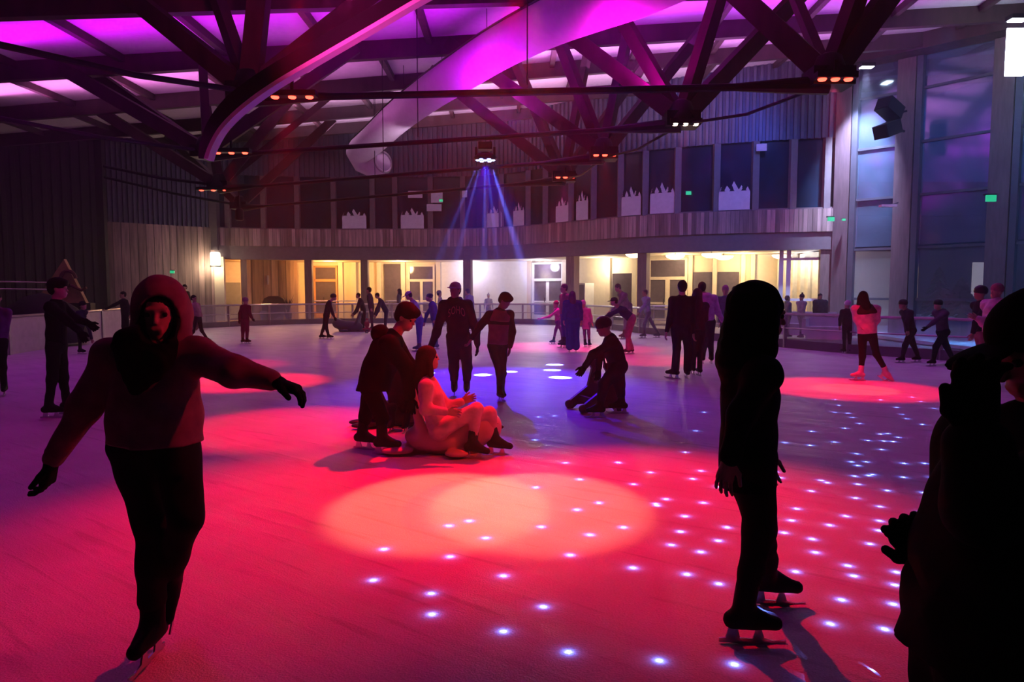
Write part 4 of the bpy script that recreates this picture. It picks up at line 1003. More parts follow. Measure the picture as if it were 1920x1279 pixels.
    gt = [cap(nk - up * .05 * s, chest, .095 * s * bulk, .145 * s * bulk, f, .72), cap(chest, waist, .145 * s * bulk, .132 * s * bulk * tw, f, .78),
          cap(waist, hem + dn * .12 * s, .132 * s * bulk * tw, .150 * s * bulk * tw, f, .8)]
    gt += [('p', V3(hem), V3(dn.normalized())), cap(nk + up * .0, nk - up * .05 * s, .070 * s, .085 * s)]
    for sd in 'RL':
        we = wr[sd] + (el[sd] - wr[sd]).normalized() * .02 * s
        gt += [cap(nk - up * .06 * s, sh[sd], .075 * s * bulk, .066 * s * bulk), cap(sh[sd], el[sd], .064 * s * bulk, .052 * s * bulk), cap(el[sd], we, .052 * s * bulk, .040 * s * bulk)]
    if hood == 'down': gt += [cap(nk - f * .07 * s + r * .06 * s + UP * .02, nk - f * .07 * s - r * .06 * s + UP * .02, .055 * s, k=.03), cap(nk - f * .02 * s + r * .085 * s + UP * .03 * s, nk - f * .07 * s, .035 * s, .05 * s)]
    jk = body_mesh(top_name, [(gt, vx, .035, fo, 10)], cloth(top_name + ' cloth', top), t)
    if hood == 'big': body_mesh('hood', [([cap(nk - f * .13 * s + r * .05 * s + UP * .05 * s, nk - f * .13 * s - r * .05 * s + UP * .05 * s, .085 * s), ell(nk - f * .06 * s, (.13 * s, .12 * s, .07 * s))], vx, .04, 0, 1)], cloth(top_name + ' cloth', top), t)
    if vest:                                    # panels of another colour on the torso: list of (name, colour, low, high) as shares of the way from hem to neck
        for nm, c_, lo_, hi_ in vest:
            a_ = hem.lerp(nk, lo_); b_ = hem.lerp(nk, hi_); g_ = .011 * s
            gv = [cap(nk - up * .05 * s, chest, .095 * s * bulk + g_, .145 * s * bulk + g_, f, .74), cap(chest, waist, .145 * s * bulk + g_, .132 * s * bulk * tw + g_, f, .8), cap(waist, hem + dn * .12 * s, .132 * s * bulk * tw + g_, .150 * s * bulk * tw + g_, f, .82)]
            if hi_ > .85: gv += [cap(nk - up * .06 * s, nk.lerp(sh[q], .8) - up * .03 * s, .075 * s * bulk + g_, .066 * s * bulk + g_) for q in 'RL']
            gv += [('p', V3(a_), V3(-up)), ('p', V3(b_), V3(up))]
            body_mesh(nm, [(gv, vx, .035, 0, 10)], cloth(nm + ' cloth', c_), jk)
    # --- hood up
    if hood == 'up':
        gh = [ell(H(0, -.035, .03), (.115 * hsz, .135 * hsz, .145 * hsz), Rh), cap(H(0, -.05, -.02), nk - f * .03, .115 * hsz, .12 * hsz), cap(H(.06, .0, -.11), H(-.06, .0, -.11), .06 * hsz),
              ell(H(-.008, .12, -.02), (.088 * hsz, .135 * hsz, .118 * hsz), Rh, op='s')]
        body_mesh('hood', [(gh, vx, .05, fo * .6, 12)], cloth(top_name + ' cloth', top), t)
    # --- hair
    hm = cloth('hair', hair, .7, .4); hg = None
    cut = ell(H(0, .125, -.045), (.082 * hsz, .085 * hsz, .10 * hsz), Rh, op='s')
    if hs == 'short': hg = [ell(H(0, -.022, .045), (.086 * hsz, .104 * hsz, .094 * hsz), Rh), ell(H(0, -.05, -.01), (.074 * hsz, .065 * hsz, .075 * hsz), Rh), cut]
    elif hs == 'curly': hg = [ell(H(0, -.015, .065), (.098 * hsz, .118 * hsz, .092 * hsz), Rh), cap(H(-.04, .07, .085), H(.04, .07, .085), .035 * hsz), ell(H(0, -.06, 0), (.085 * hsz, .07 * hsz, .08 * hsz), Rh), ell(H(0, .14, -.05), (.085 * hsz, .10 * hsz, .105 * hsz), Rh, op='s')]
    elif hs == 'long':
        bk = nk - f * .07 * s
        hg = [ell(H(0, -.02, .04), (.09 * hsz, .108 * hsz, .10 * hsz), Rh), cap(H(0, -.05, 0), bk, .085 * hsz, .085 * s), cap(bk, bk - up * .22 * s - f * .03, .085 * s, .05 * s, f, .7),
              cap(H(.075, .0, .0), H(.085, .0, -.16), .03 * hsz, .035 * hsz), cap(H(-.075, .0, .0), H(-.085, .0, -.16), .03 * hsz, .035 * hsz), cut]
    elif hs == 'bushy':
        bk = nk - f * .05 * s
        hg = [ell(H(0, -.045, .045), (.105 * hsz, .130 * hsz, .115 * hsz), Rh), cap(H(0, -.06, 0), bk, .115 * hsz, .115 * s), cap(bk, bk - up * .16 * s - f * .03, .115 * s, .07 * s, f, .8),
              cap(H(.085, .01, .0), H(.09, .02, -.16), .035 * hsz, .045 * hsz), cap(H(-.085, .01, .0), H(-.09, .02, -.16), .035 * hsz, .045 * hsz), cut]
    elif hs == 'front':    # long hair spilling over the chest from a hood
        hg = [ell(H(0, -.02, .035), (.088 * hsz, .104 * hsz, .098 * hsz), Rh), cap(H(.055, .05, -.03), nk + f * .12 * s + r * .03 - up * .05, .028 * hsz, .07 * s), cap(H(-.06, .05, -.03), nk + f * .12 * s - r * .05 - up * .05, .028 * hsz, .07 * s),
              cap(nk + f * .115 * s + r * .045, nk + f * .14 * s + r * .02 - up * .17 * s, .085 * s, .04 * s, f, .6), cap(nk + f * .115 * s - r * .05, nk + f * .14 * s - r * .03 - up * .12 * s, .08 * s, .045 * s, f, .6), ell(H(-.012, .12, -.025), (.074 * hsz, .10 * hsz, .092 * hsz), Rh, op='s')]
    elif hs == 'bun': hg = [ell(H(0, -.022, .045), (.086 * hsz, .104 * hsz, .094 * hsz), Rh), ell(H(0, -.10, .075), (.045 * hsz,) * 3, Rh), cut]
    if hg: body_mesh('hair', [(hg, min(vx, .008 if near else .014), .03, .004 if near else 0, 30)], hm, t)
    # --- hats
    hc = cloth('hat cloth', hatc)
    if hat == 'helmet':
        body_mesh('helmet', [([ell(H(0, -.02, .05), (.104 * hsz, .124 * hsz, .108 * hsz), Rh), ell(H(0, .03, -.11), (.16 * hsz, .22 * hsz, .12 * hsz), Rh, op='s')], min(vx, .014), .02, 0, 1)], mat('helmet shell', hatc, .35), t)
    elif hat in ('beanie', 'pompom'):
        hgp = [ell(H(0, -.02, .06), (.094 * hsz, .112 * hsz, .105 * hsz), Rh), ell(H(0, .03, -.10), (.15 * hsz, .20 * hsz, .12 * hsz), Rh, op='s')]
        if hat == 'pompom': hgp.insert(1, ell(H(0, -.03, .185), (.04 * hsz,) * 3, Rh, k=.005))
        body_mesh('hat', [(hgp, min(vx, .012), .02, .002, 40)], hc, t)
    elif hat == 'cap':
        ct = body_mesh('cap', [([ell(H(0, -.015, .055), (.090 * hsz, .110 * hsz, .085 * hsz), Rh), ell(H(0, .0, -.085), (.16 * hsz, .22 * hsz, .12 * hsz), Rh, op='s')], min(vx, .012), .02, 0, 1)], hc, t)
        body_mesh('cap_brim', [([ell(H(0, .125, .045), (.072 * hsz, .075 * hsz, .012 * hsz), Rh)], .007, .01, 0, 1)], hc, ct)
    # --- skates
    if boot is not None and not hidden_legs:
        bmn = cloth('skate boot', boot, .5, .05)
        for sd in 'RL':
            to = toeR if sd == 'R' else toeL; dg = deg if to is None else (to[0] if isinstance(to, tuple) else to); tp = to[1] if isinstance(to, tuple) else 0
            tf = Vector((math.cos(math.radians(dg)), math.sin(math.radians(dg)), 0)); q_ = math.radians(tp)
            td = tf * math.cos(q_) - UP * math.sin(q_); tu = UP * math.cos(q_) + tf * math.sin(q_)      # tp > 0: toe down
            a = an[sd]; leg = (kn[sd] - a).normalized(); z0 = -.09 * s
            heel = a - td * .045 * s + tu * (z0 + .04 * s); toe = a + td * .165 * s + tu * (z0 + .035 * s)
            pr_ = [cap(heel, a + td * .06 * s + tu * (z0 + .045 * s), .044 * s, .042 * s), cap(a + td * .05 * s + tu * (z0 + .045 * s), toe, .043 * s, .034 * s), cap(a + tu * (z0 + .06 * s), a + leg * .13 * s, .052 * s, .054 * s), cap(a + td * .03 * s + tu * -.01 * s, a + td * .10 * s + tu * (z0 + .05 * s), .045 * s, .035 * s)]
            sk = body_mesh('skate', [(pr_, min(vx, .012), .02, 0, 1)], bmn, t)
            sd_ = td.cross(tu).normalized(); bz = z0 - (.0 if skates else 0)
            if skates:
                b = MB(); base = a + tu * (z0 - .075 * s)
                b.prism([(-.10 * s, 0), (.19 * s, 0), (.225 * s, .018 * s), (.225 * s, .03 * s), (.17 * s, .022 * s), (.12 * s, .03 * s), (.10 * s, .075 * s), (.075 * s, .075 * s), (.06 * s, .026 * s), (.0, .026 * s), (-.015 * s, .075 * s), (-.06 * s, .075 * s), (-.07 * s, .024 * s), (-.10 * s, .02 * s)], base, td, tu, .008 * s)
                b.build('blade', LACE, sk)
    return dict(root=t, sh=sh, el=el, wr=wr, kn=kn, an=an, nk=nk, pelv=pelv, up=up, f=f, r=r, s=s, hd=hd, H=H, hv=hv)
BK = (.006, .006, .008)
# ------------------------------------------------------------------ the skaters
def stand(label, fx, fy, ty, deg, hx=0, nx=None, px=None, sx=.5, **kw):
    h = fy - ty; nx = hx * .7 if nx is None else nx; px = hx * .25 if px is None else px
    Yg = kw.get('Y') or G(fx, fy).y
    Hm = h / F * Yg; f = math.radians(deg); rx = math.sin(f)      # picture side of the right hand
    w_ = h * .105
    d = dict(head=(fx + hx, ty + h * .078), neck=(fx + nx, ty + h * .175), pel=(fx + px, ty + h * .475), s=Hm / 1.80,
             eR=(fx + px * .6 + nx * .4 + rx * w_ * 1.25, ty + h * .345), wR=(fx + px + rx * w_ * 1.35, ty + h * .475),
             eL=(fx + px * .6 + nx * .4 - rx * w_ * 1.25, ty + h * .345), wL=(fx + px - rx * w_ * 1.35, ty + h * .475),
             kR=(fx + px * .6 + rx * w_ * sx, ty + h * .70), aR=(fx + rx * w_ * sx, ty + h * .92), kL=(fx + px * .6 - rx * w_ * sx, ty + h * .70), aL=(fx - rx * w_ * sx, ty + h * .92))
    if 'Y' not in kw: kw['Y'] = Yg
    d.update(kw); return person(label, (fx, fy), deg, **d)
PURP = (.12, .05, .18)
# --- foreground
hp_ = person('person in pink grey hooded sweatshirt gliding with arms spread, hood up', (288, 1230), -84, (300, 590), (292, 645), (291, 828), (158, 765), (97, 866), (440, 698, -.6), (516, 716),
       (284, 985), (286, 1150), (349, 968, -.5), (316, 1085, .9), s=.98, head_deg=-74, pitch=4, top=(.22, .12, .14), bot=(.014, .012, .014), boot=BK, hs='front', hair=(.006, .004, .004), hood='up', glove=BK, bulk=1.2,
       lbulk=1.16, tw=1.18, fold=.006, liftL=True, toeR=-88, toeL=(-80, 55), top_name='hooded_sweatshirt', hdL=(1, -.1, -.35), hdR=(-.25, 0, -1), curl=.45, hemcut=.0, face=True)
sil = person('person in long dark jacket with long black hair striding across on the right', (1402, 1200), 0, (1430, 592), (1408, 672), (1402, 850), (1392, 772), (1368, 862), (1424, 775), (1436, 850),
       (1424, 990, .2), (1392, 1150), (1426, 985, .3), (1440, 1100, 1), s=.95, pitch=8, top=BK, bot=(.01, .01, .012), boot=BK, hs='bushy', hair=(.006, .005, .005), bulk=1.16, lbulk=1.12, hemcut=.1, longcoat=.06, toeR=(0, 4), toeL=(2, 6), face=True)
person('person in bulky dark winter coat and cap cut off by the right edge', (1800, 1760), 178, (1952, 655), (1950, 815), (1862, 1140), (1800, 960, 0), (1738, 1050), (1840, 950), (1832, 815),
       (1800, 1400), (1800, 1700), (1830, 1420), (1850, 1700), s=1.0, Y=1.55, pitch=26, top=(.012, .011, .013), bot=(.012, .01, .012), boot=BK, hat='cap', hatc=BK, bulk=1.42, lbulk=1.5, hemcut=.0, longcoat=.12, hood='down', tw=1.15, glove=BK, hdR=(-.6, 0, .75), liftR=False, fold=.008)  # black gloves put the silhouette's shade onto the hands
# --- the group round the seal seat
person('person in black hooded coat with red lit face bending over a seated skater', (680, 848), 4, (762, 596), (738, 634), (696, 722), (764, 692), (768, 745), (770, 690, .6), (778, 738), (716, 783), (716, 826), (684, 783, .2), (678, 828),
       s=1.02, pitch=26, head_deg=-26, top=BK, bot=BK, boot=(.02, .02, .02), hs='curly', hair=(.008, .006, .006), hood='big', bulk=1.45, lbulk=1.0, longcoat=.05, toeR=-10, toeL=-25, face=True, glove=BK)
person('person with long brown hair sitting on the orange lit seal seat', (895, 856), 0, (804, 672), (799, 712), (824, 800), (798, 768, -.4), (838, 772), (838, 762, .6), (868, 752), (893, 768, -.3), (886, 833), (918, 775, .5), (929, 816),
       s=.93, head_deg=12, pitch=-4, top=(.62, .50, .46), bot=(.70, .56, .48), boot=(.02, .02, .02), hs='long', hair=(.03, .012, .01), bulk=1.12, lbulk=1.08, toeR=(-8, 10), toeL=(4, 8), face=True, top_name='sweater')
person('person in shiny black jacket crouched behind the bending skater', (748, 790), -100, (748, 668), (746, 694), (748, 762), (730, 728), (742, 748), (766, 725), (764, 750), (735, 765, -1), (735, 785), (765, 765, -1), (762, 785), s=.72,
       Y=8.2, top=(.02, .018, .02), bot=BK, boot=BK, hs='short', hat='beanie', hatc=BK, bulk=1.3)
sh_ = stand('person in white cap and dark sweatshirt with college lettering', 862, 742, 528, -88, hx=-9, nx=-8, px=-2, eR=(818, 625), wR=(806, 655), eL=(893, 620), wL=(895, 648), kR=(851, 690), aR=(852, 725), kL=(876, 690), aL=(875, 730),
      top=(.03, .02, .03), bot=(.03, .022, .03), boot=BK, hat='cap', hatc=(.5, .4, .45), glove=BK, bulk=1.25, lbulk=1.25, hood='down', head_deg=-110, top_name='sweatshirt')
stand('person in two tone red and dark jacket looking down beside the white cap', 940, 752, 549, -70, hx=7, nx=-3, px=-7, eR=(899, 612), wR=(884, 636), eL=(961, 622), wL=(956, 652), kR=(937, 698), aR=(937, 735), kL=(942, 700, .3), aL=(940, 735, .3),
      top=(.03, .012, .02), vest=[('jacket_front', (.34, .11, .13), 0, .62), ('jacket_yoke', (.34, .11, .13), .70, 1.1)], bot=(.025, .02, .03), boot=BK, hs='curly', hair=(.015, .008, .008), bulk=1.15, pitch=30, head_deg=-35, hood=None)
# --- left side
stand('person in dark purple top cut off by the left edge', -8, 742, 545, -60, top=(.14, .05, .2), bot=BK, boot=BK, kL=(4, 690), aL=(8, 724), eL=(8, 640), wL=(6, 668))
stand('young person in black with dark hair skating right by the left boards', 100, 782, 522, 12, hx=10, nx=5, px=6, eR=(128, 603), wR=(150, 622), eL=(142, 598, .3), wL=(166, 606), kR=(98, 712), aR=(90, 755), kL=(118, 710, .2), aL=(125, 745, .5), top=BK, bot=BK, boot=BK, hs='curly',
      hair=(.006, .005, .005), glove=BK, bulk=1.05, toeR=10, hdR=(.4, 0, -.8), hdL=(.6, 0, -.5))
stand('child in dark blue coat skating close behind the young person in black', 150, 664, 566, 0, hx=6, px=0, top=(.02, .02, .05), bot=BK, boot=BK, hs=None, hat='beanie', hatc=BK, wR=(172, 636), eR=(166, 612), hidden_legs=False, bulk=1.2)
stand('person in dark jacket reaching for the left boards', 236, 640, 546, -130, hx=-6, top=(.02, .018, .02), bot=BK, boot=BK, hs='short', eR=(214, 572), wR=(198, 580), bulk=1.1)
stand('person standing at the wall just behind the pink grey hood', 346, 612, 533, -100, top=(.05, .03, .04), bot=BK, boot=BK, hs='short', hair=(.01, .01, .01), Y=33, px=0)
stand('person in dark vest with pink lit sleeves pushing off right of the hood', 380, 643, 553, -20, hx=-16, nx=-15, px=-10, top=(.45, .22, .25), bot=(.02, .02, .025), boot=BK, hs='short', eR=(358, 590), wR=(360, 612), eL=(377, 592), wL=(370, 613), kR=(362, 622), aR=(354, 634), kL=(378, 620), aL=(388, 636), face=True)
stand('child in maroon snowsuit and helmet by the green light spot', 459, 645, 558, 60, hx=2, top=(.16, .02, .05), bot=(.20, .02, .06), boot=BK, hat='helmet', hatc=(.25, .12, .2), hs=None, bulk=1.25, lbulk=1.2, wR=(473, 597), eR=(468, 588), glove=BK)
stand('child in black with helmet leaning forward left of the grey seal', 610, 636, 551, 15, hx=16, nx=8, px=2, top=(.025, .025, .05), bot=(.015, .015, .03), boot=BK, hat='helmet', hatc=(.03, .03, .05), hs=None, eR=(624, 588), wR=(627, 595), kR=(611, 612), aR=(616, 630), kL=(608, 612), aL=(602, 629), glove=BK, bulk=1.1, lbulk=1.2)
stand('person in dark jacket leaning on the grey seal aid', 680, 620, 549, 200, hx=-9, nx=-5, px=2, top=(.05, .045, .07), bot=(.035, .03, .05), boot=BK, hs='short', eR=(667, 583), wR=(662, 589), eL=(670, 583), wL=(664, 590), bulk=1.15)
stand('tall person in grey jacket behind the seal group', 698, 622, 538, 180, hx=-7, nx=-5, top=(.10, .08, .11), bot=(.12, .07, .10), boot=BK, hs='short', bulk=1.1)
stand('person in dark jacket bending forward beside the tall grey person', 722, 622, 549, 190, hx=-15, nx=-10, px=2, top=(.06, .05, .09), bot=(.05, .04, .07), boot=BK, hs='short', eR=(706, 580), wR=(702, 590), eL=(710, 582), wL=(705, 592), pitch=15, bulk=1.1)
stand('person with long hair standing behind the far barrier', 748, 606, 541, 180, top=(.12, .09, .12), bot=(.1, .08, .1), hs='long', hair=(.05, .03, .04), Y=36.0, skates=False)
stand('small child in red crouching beside the grey seal', 688, 626, 599, -90, top=(.4, .05, .08), bot=(.4, .06, .1), boot=BK, hs=None, hat='beanie', hatc=(.4, .08, .1), bulk=1.3, lbulk=1.4, kR=(681, 617), kL=(695, 617), pel=(688, 615))
stand('person in violet cap and blue trousers bent over left of the white cap', 786, 659, 546, 175, hx=-20, nx=-12, px=0, top=(.30, .28, .5), bot=(.07, .08, .45), boot=(.03, .03, .1), hat='cap', hatc=(.4, .35, .6), eR=(768, 592), wR=(765, 606), eL=(776, 592), wL=(772, 608), bulk=1.1, lbulk=1.15, pitch=25)
stand('person with a hair bun and blue jacket behind the violet cap', 818, 655, 550, 175, hx=-14, nx=-8, px=-2, top=(.05, .06, .32), bot=(.05, .06, .35), boot=(.03, .03, .1), hs='bun', hair=(.02, .02, .06), bulk=1.2, eR=(800, 590), wR=(796, 604))
stand('pale grey person with cap by the far barrier', 828, 622, 545, 10, hx=-4, px=-2, top=(.35, .30, .36), bot=(.3, .26, .32), boot=(.2, .2, .2), hat='beanie', hatc=(.25, .2, .24), Y=31.5, eR=(836, 575), wR=(842, 585))
stand('person in lilac jacket partly hidden by the white cap skater', 884, 620, 541, 150, hx=-8, nx=-4, top=(.22, .2, .45), bot=(.2, .2, .4), boot=(.1, .1, .2), hs='short', hair=(.1, .08, .16), bulk=1.15)
stand('child in white hat behind the far barrier near the centre', 916, 606, 551, -90, top=(.5, .5, .58), bot=(.3, .3, .35), hs=None, hat='pompom', hatc=(.6, .58, .65), Y=36.2, skates=False)
# --- centre right
stand('child in pink jacket holding one arm out to the left', 1047, 645, 565, 200, hx=-5, nx=-3, top=(.62, .16, .42), bot=(.14, .05, .22), boot=BK, hat='beanie', hatc=(.28, .04, .1), hs=None, eR=(1058, 592), wR=(1060, 600), eL=(1030, 594), wL=(1013, 598), kR=(1052, 619), aR=(1055, 636), kL=(1042, 619), aL=(1038, 637))
stand('person with red lit shoulder behind the long haired skater', 1060, 652, 532, 205, hx=-3, nx=0, top=(.30, .10, .16), bot=(.05, .05, .25), boot=BK, hs='short', hair=(.12, .05, .12), bulk=1.2)
stand('person with long hair and dark blue clothes seen from behind, centre', 1074, 661, 545, 95, hx=-1, top=(.05, .03, .22), bot=(.02, .03, .26), boot=(.02, .02, .1), hs='long', hair=(.14, .02, .10), bulk=1.35, lbulk=1.5, flare=1.5)
stand('child in pale violet coat right of the long haired skater', 1101, 651, 564, 60, hx=-7, nx=-5, top=(.42, .22, .45), bot=(.16, .08, .25), boot=BK, hs=None, hat='beanie', hatc=(.6, .42, .55), longcoat=.25, bulk=1.15)
stand('tall grey jacketed person bending near the far barrier', 1172, 636, 532, 200, hx=-14, nx=-6, px=4, top=(.22, .20, .24), bot=(.42, .36, .38), boot=(.3, .1, .1), hs='short', hair=(.12, .1, .12), eL=(1152, 580), wL=(1146, 584), eR=(1182, 572), wR=(1184, 584), bulk=1.15, pitch=20)
stand('person in dark cap and pink trousers leaning forward', 1180, 664, 553, 180, hx=-32, nx=-20, px=4, pel=(1184, 597), neck=(1161, 578), head=(1151, 566), top=(.03, .03, .10), bot=(.45, .12, .20), boot=(.1, .03, .05), hat='cap', hatc=(.06, .03, .06), eL=(1142, 590), wL=(1128, 600), eR=(1146, 590), wR=(1132, 602), kR=(1176, 628), kL=(1178, 628), aR=(1184, 650), aL=(1178, 650), bulk=1.1, lbulk=1.25, flare=1.3, pitch=10)
stand('person in pale blue shiny jacket skating along the far barrier', 1218, 634, 542, 200, hx=-9, nx=-7, px=-4, top=(.35, .42, .55), bot=(.22, .24, .30), boot=(.15, .15, .2), hs='short', hair=(.2, .16, .18), kL=(1208, 608), aL=(1208, 625), kR=(1222, 605), aR=(1234, 622), eL=(1204, 578), wL=(1199, 586), bulk=1.1)
wk = stand('child in dark snowsuit and helmet pushing a skating frame', 1140, 779, 596, 182, hx=-10, nx=4, head=(1131, 614), neck=(1144, 634), pel=(1158, 684), eL=(1112, 664, .4), wL=(1096, 688), eR=(1124, 668, .3), wR=(1122, 694), kR=(1162, 722, .2), aR=(1166, 758), kL=(1132, 722, -.3), aL=(1124, 765), s=.92,
      top=(.03, .012, .03), bot=(.03, .012, .03), boot=BK, hat='helmet', hatc=(.03, .015, .03), hs=None, glove=BK, bulk=1.15, lbulk=1.25, pitch=20, toeL=190, toeR=175)
stand('tall person in black seen from behind, right of the centre', 1277, 710, 525, 88, hx=2, nx=2, px=0, top=(.012, .012, .022), bot=(.012, .012, .025), boot=BK, hs='short', hair=(.01, .01, .02), eL=(1256, 598), wL=(1250, 622), eR=(1298, 600), wR=(1300, 625), kL=(1269, 652), aL=(1266, 692), kR=(1290, 652), aR=(1289, 690), bulk=1.1, lbulk=1.15, flare=1.3, toeL=140)
stand('person with long hair leaning against the tall person in black', 1308, 705, 540, 95, hx=-1, nx=-1, top=(.05, .015, .05), bot=(.02, .012, .03), boot=BK, hs='long', hair=(.06, .012, .04), eR=(1322, 598), wR=(1300, 618), eL=(1292, 596), wL=(1288, 620), kR=(1312, 655), aR=(1312, 692), kL=(1302, 655), aL=(1300, 670, .8), bulk=1.15)
stand('person in lilac hooded jacket reaching a hand out to the right', 1328, 682, 528, 85, hx=-12, nx=-6, top=(.50, .36, .60), bot=(.02, .02, .045), boot=BK, hs='short', hair=(.02, .015, .03), hood='down', eR=(1346, 585), wR=(1356, 603), eL=(1312, 588), wL=(1308, 608), kR=(1332, 638), aR=(1334, 668), kL=(1322, 638), aL=(1318, 668), bulk=1.25, lbulk=1.15)
stand('person with pinkish hat far behind the long haired silhouette', 1362, 660, 536, -110, hx=-2, top=(.10, .12, .2), bot=(.10, .08, .16), boot=BK, hs='short', hat='beanie', hatc=(.45, .22, .3), eR=(1350, 588), wR=(1350, 604), bulk=1.2)
stand('person in grey blue jacket beside the pinkish hat', 1378, 660, 536, 90, top=(.16, .15, .24), bot=(.1, .1, .16), boot=BK, hs='short', hair=(.02, .02, .04), bulk=1.2)
stand('person in dark jacket, rightmost of the three behind the silhouette', 1392, 657, 541, 90, top=(.03, .03, .05), bot=(.03, .03, .05), boot=BK, hs='short', hair=(.03, .02, .04), bulk=1.1)
stand('person in grey hood seated outside the barrier left of the curtain', 1477, 632, 554, 0, top=(.28, .26, .3), bot=(.2, .2, .22), boot=BK, hs='short', hair=(.2, .18, .2), hood='down', skates=False, bulk=1.3, Y=24.5, pel=(1478, 592))
stand('person in light jacket and dark hat seated outside the barrier', 1503, 632, 552, 200, top=(.42, .40, .46), bot=(.3, .3, .32), boot=BK, hs=None, hat='pompom', hatc=(.1, .08, .1), skates=False, bulk=1.3, Y=24, pel=(1502, 592))
stand('person in dark coat seated below the yellow curtain', 1538, 632, 550, -90, top=(.12, .11, .13), bot=(.1, .1, .1), boot=BK, hs='short', hair=(.08, .07, .08), skates=False, bulk=1.5, Y=24, pel=(1538, 595))
stand('child in pale helmet standing at the right barrier', 1588, 663, 564, 100, hx=1, top=(.03, .025, .04), bot=(.025, .02, .035), boot=BK, hs=None, hat='helmet', hatc=(.6, .55, .62), bulk=1.2, eR=(1600, 590), wR=(1606, 594))
stand('person in white and pink jacket with white skates in the red pool', 1634, 714, 545, 75, hx=-16, nx=-11, px=-8, top=(.85, .55, .58), bot=(.02, .01, .015), boot=(.85, .62, .6), hs='long', vest=[('dark_yoke', (.05, .015, .02), .72, 1.1)], hair=(.02, .008, .008), eL=(1606, 598), wL=(1612, 610, -.3), eR=(1644, 600), wR=(1636, 612, .3), kL=(1617, 668), aL=(1614, 697), kR=(1643, 664), aR=(1664, 692), toeR=(-30, 38), toeL=170, bulk=1.3)
stand('child in dark helmet and jacket leaning forward, left of the two on the right', 1705, 680, 562, 185, hx=-13, nx=-6, px=2, top=(.035, .03, .05), bot=(.02, .018, .03), boot=BK, hs=None, hat='helmet', hatc=(.015, .015, .02), bulk=1.2, lbulk=1.2, kL=(1697, 648), aL=(1692, 668), kR=(1712, 645), aR=(1722, 664), eL=(1700, 605), wL=(1702, 620), toeL=185)
stand('child in pale hood and black helmet, right of the two by the barrier', 1768, 686, 562, 190, hx=-10, nx=-5, px=0, top=(.10, .08, .12), bot=(.02, .018, .03), boot=BK, hs=None, hat='helmet', hatc=(.015, .015, .02), bulk=1.2, lbulk=1.25, hood='down', eL=(1750, 605), wL=(1738, 614), kL=(1755, 650), aL=(1750, 674), kR=(1775, 650), aR=(1787, 670), glove=BK)
stand('person in dark jacket and helmet partly behind the furry pink coat', 1842, 716, 536, 180, hx=-5, nx=-3, top=(.03, .02, .04), bot=(.28, .10, .16), boot=BK, hs=None, hat='helmet', hatc=(.03, .03, .04), bulk=1.1, eL=(1830, 605), wL=(1824, 625))
stand('person in furry pale pink coat and striped hat by the right edge', 1866, 725, 533, 190, hx=2, nx=2, top=(.72, .45, .58), bot=(.03, .03, .05), boot=BK, hs=None, hat='beanie', hatc=(.42, .16, .22), bulk=1.5, eL=(1846, 605), wL=(1832, 598), fold=.012)
# --- lettering on the sweatshirt
def lettering():
    txt = bpy.data.curves.new('lettering', 'FONT'); txt.body = 'SOHO'; txt.size = .165; txt.extrude = .004; txt.align_x = 'CENTER'; txt.align_y = 'CENTER'; txt.space_character = 1.12
    o0 = bpy.data.objects.new('tmp', txt); COL.objects.link(o0); bpy.context.view_layer.update()
    me = bpy.data.meshes.new_from_object(o0.evaluated_get(bpy.context.evaluated_depsgraph_get())); bpy.data.objects.remove(o0)
    f, r, up, s = sh_['f'], sh_['r'], sh_['up'], sh_['s']; c = P(857, 581, sh_['nk'].y) + f * (.155 * s); root = sh_['root']; X = -r
    for v in me.vertices:
        x, y, z = v.co; yy = y * 1.25 - x * x * 1.4
        x *= .52; yy *= .8; v.co = c + X * x + UP * yy + f * (z - x * x * .9 + .012) - root.location
    me.materials.clear(); me.materials.append(cloth('letter print', (.42, .16, .22))); o = bpy.data.objects.new('lettering', me); COL.objects.link(o); o.parent = root; o['label'] = 'arched SOHO lettering'
lettering()
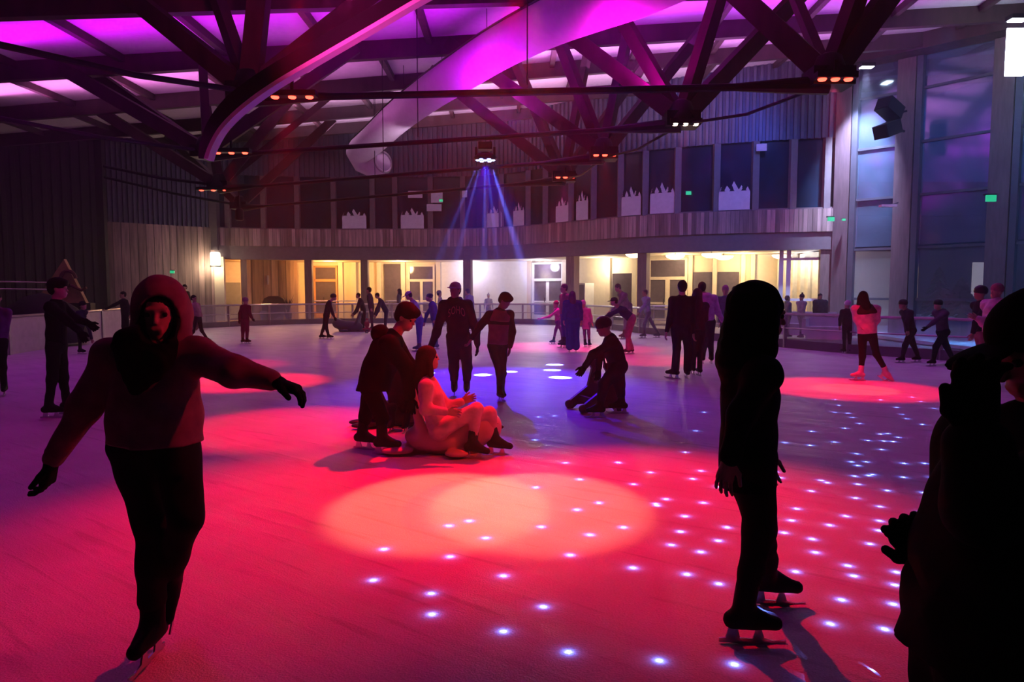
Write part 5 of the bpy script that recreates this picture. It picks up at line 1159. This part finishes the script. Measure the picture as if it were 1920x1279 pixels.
# ------------------------------------------------------------------ skating aids
def seal(label, px, py, deg, s, c, Y=None):
    Y = Y or G(px, py).y; p = P(px, py, Y); p.z = 0; f = Vector((math.cos(math.radians(deg)), math.sin(math.radians(deg)), 0)); r = Vector((f.y, -f.x, 0)); Rm = np.array([f, r, UP]).T
    W = lambda a, b_, c_: p + f * (a * s) + r * (b_ * s) + UP * (c_ * s)
    t = thing('seal_skating_aid', label, 'skating aid', p, 'seal shaped skating aids')
    m_ = mat('seal plastic', c, .35, 0, .05)
    g = [ell(W(0, 0, .17), (.42 * s, .21 * s, .165 * s), Rm), ell(W(.40, 0, .27), (.15 * s, .14 * s, .15 * s), Rm), cap(W(.2, 0, .2), W(.38, 0, .24), .16 * s, .14 * s),
         cap(W(-.22, -.12, .25), W(-.36, -.12, .62), .05 * s, .035 * s), cap(W(-.22, .12, .25), W(-.36, .12, .62), .05 * s, .035 * s), cap(W(-.36, -.12, .62), W(-.36, .12, .62), .032 * s), cap(W(-.25, 0, .22), W(-.32, 0, .45), .10 * s, .06 * s, f, .5),
         ell(W(-.48, .12, .05), (.16 * s, .09 * s, .035 * s), Rm), ell(W(-.48, -.12, .05), (.16 * s, .09 * s, .035 * s), Rm), ell(W(.12, .24, .05), (.12 * s, .09 * s, .035 * s), Rm), ell(W(.12, -.24, .05), (.12 * s, .09 * s, .035 * s), Rm), cap(W(-.4, 0, .04), W(.3, 0, .04), .05 * s)]
    body_mesh('hull', [(g, .014 if Y < 12 else .02, .05, 0, 1)], m_, t)
    for sd in (-1, 1): MB().lathe([(.001, -.02), (.02, 0), (.001, .02)], W(.50, sd * .075, .31), 10).build('eye', M['black'], t, True)
    MB().lathe([(.001, -.02), (.025, 0), (.001, .02)], W(.55, 0, .26), 10).build('nose', M['black'], t, True)
    return t
seal('white seal seat glowing orange red under the seated person', 838, 850, 0, 1.0, (.75, .55, .42), Y=6.85)
seal('dark seal seat behind the bending skater in black', 752, 800, 20, .95, (.02, .018, .022), Y=8.3)
seal('grey seal pushed by the person in the dark jacket', 656, 622, 180, 1.25, (.10, .10, .14))
# the frame pushed by the child
def frame():
    Y = G(1100, 768).y; p = G(1112, 768); t = thing('skating_frame', 'dark red plastic skating frame with handle loops', 'skating aid', p)
    m_ = mat('frame plastic', (.10, .02, .03), .4); f = Vector((-.94, -.34, 0)).normalized(); r = Vector((f.y, -f.x, 0))
    for sd in (-1, 1):
        c = p + r * (.22 * sd); pt = t
        ol = [(-.36, .0), (-.30, .12), (-.16, .20), (.02, .30), (.10, .54), (.05, .60), (.06, .66), (.16, .66), (.20, .56), (.26, .3), (.32, .12), (.38, .06), (.38, 0), (.28, 0), (.22, .05), (-.18, .05), (-.26, 0)]
        MB().prism([(-a * .8, b_) for a, b_ in ol], c, f, UP, .05).build('side_panel', m_, pt)
        MB().tube([c - f * .07 + UP * .60, c - f * .04 + UP * .72, c - f * .12 + UP * .76, c - f * .2 + UP * .70, c - f * .18 + UP * .62], .018, 8).build('handle_loop', m_, pt, True)
        MB().lathe([(.05, -.03), (.06, 0), (.05, .03)], c + f * .26 + UP * .06, 14, (f, UP, r)).build('skid_end', m_, pt, True)
    MB().bar(p - r * .22 + UP * .38 - f * .14, p + r * .22 + UP * .38 - f * .14, .05, .08).build('cross_bar', M['rail'], t)
    MB().bar(p - r * .22 + UP * .14 + f * .1, p + r * .22 + UP * .14 + f * .1, .05, .08).build('cross_bar', m_, t)
frame()
# ------------------------------------------------------------------ haze in the hall
hz = bpy.data.materials.new('stage haze'); hz.use_nodes = True; n = hz.node_tree.nodes; n.clear()
o_ = n.new('ShaderNodeOutputMaterial'); v_ = n.new('ShaderNodeVolumeScatter')
v_.inputs['Color'].default_value = (.9, .9, 1, 1); v_.inputs['Density'].default_value = .006; v_.inputs['Anisotropy'].default_value = .2
hz.node_tree.links.new(v_.outputs[0], o_.inputs['Volume'])
b = MB(); b.box((-2.2, 14.5, 5.5), (48, 46.5, 11.2)); o = b.build('haze', hz); tag(o, 'thin stage haze filling the hall', 'haze', None, 'stuff')
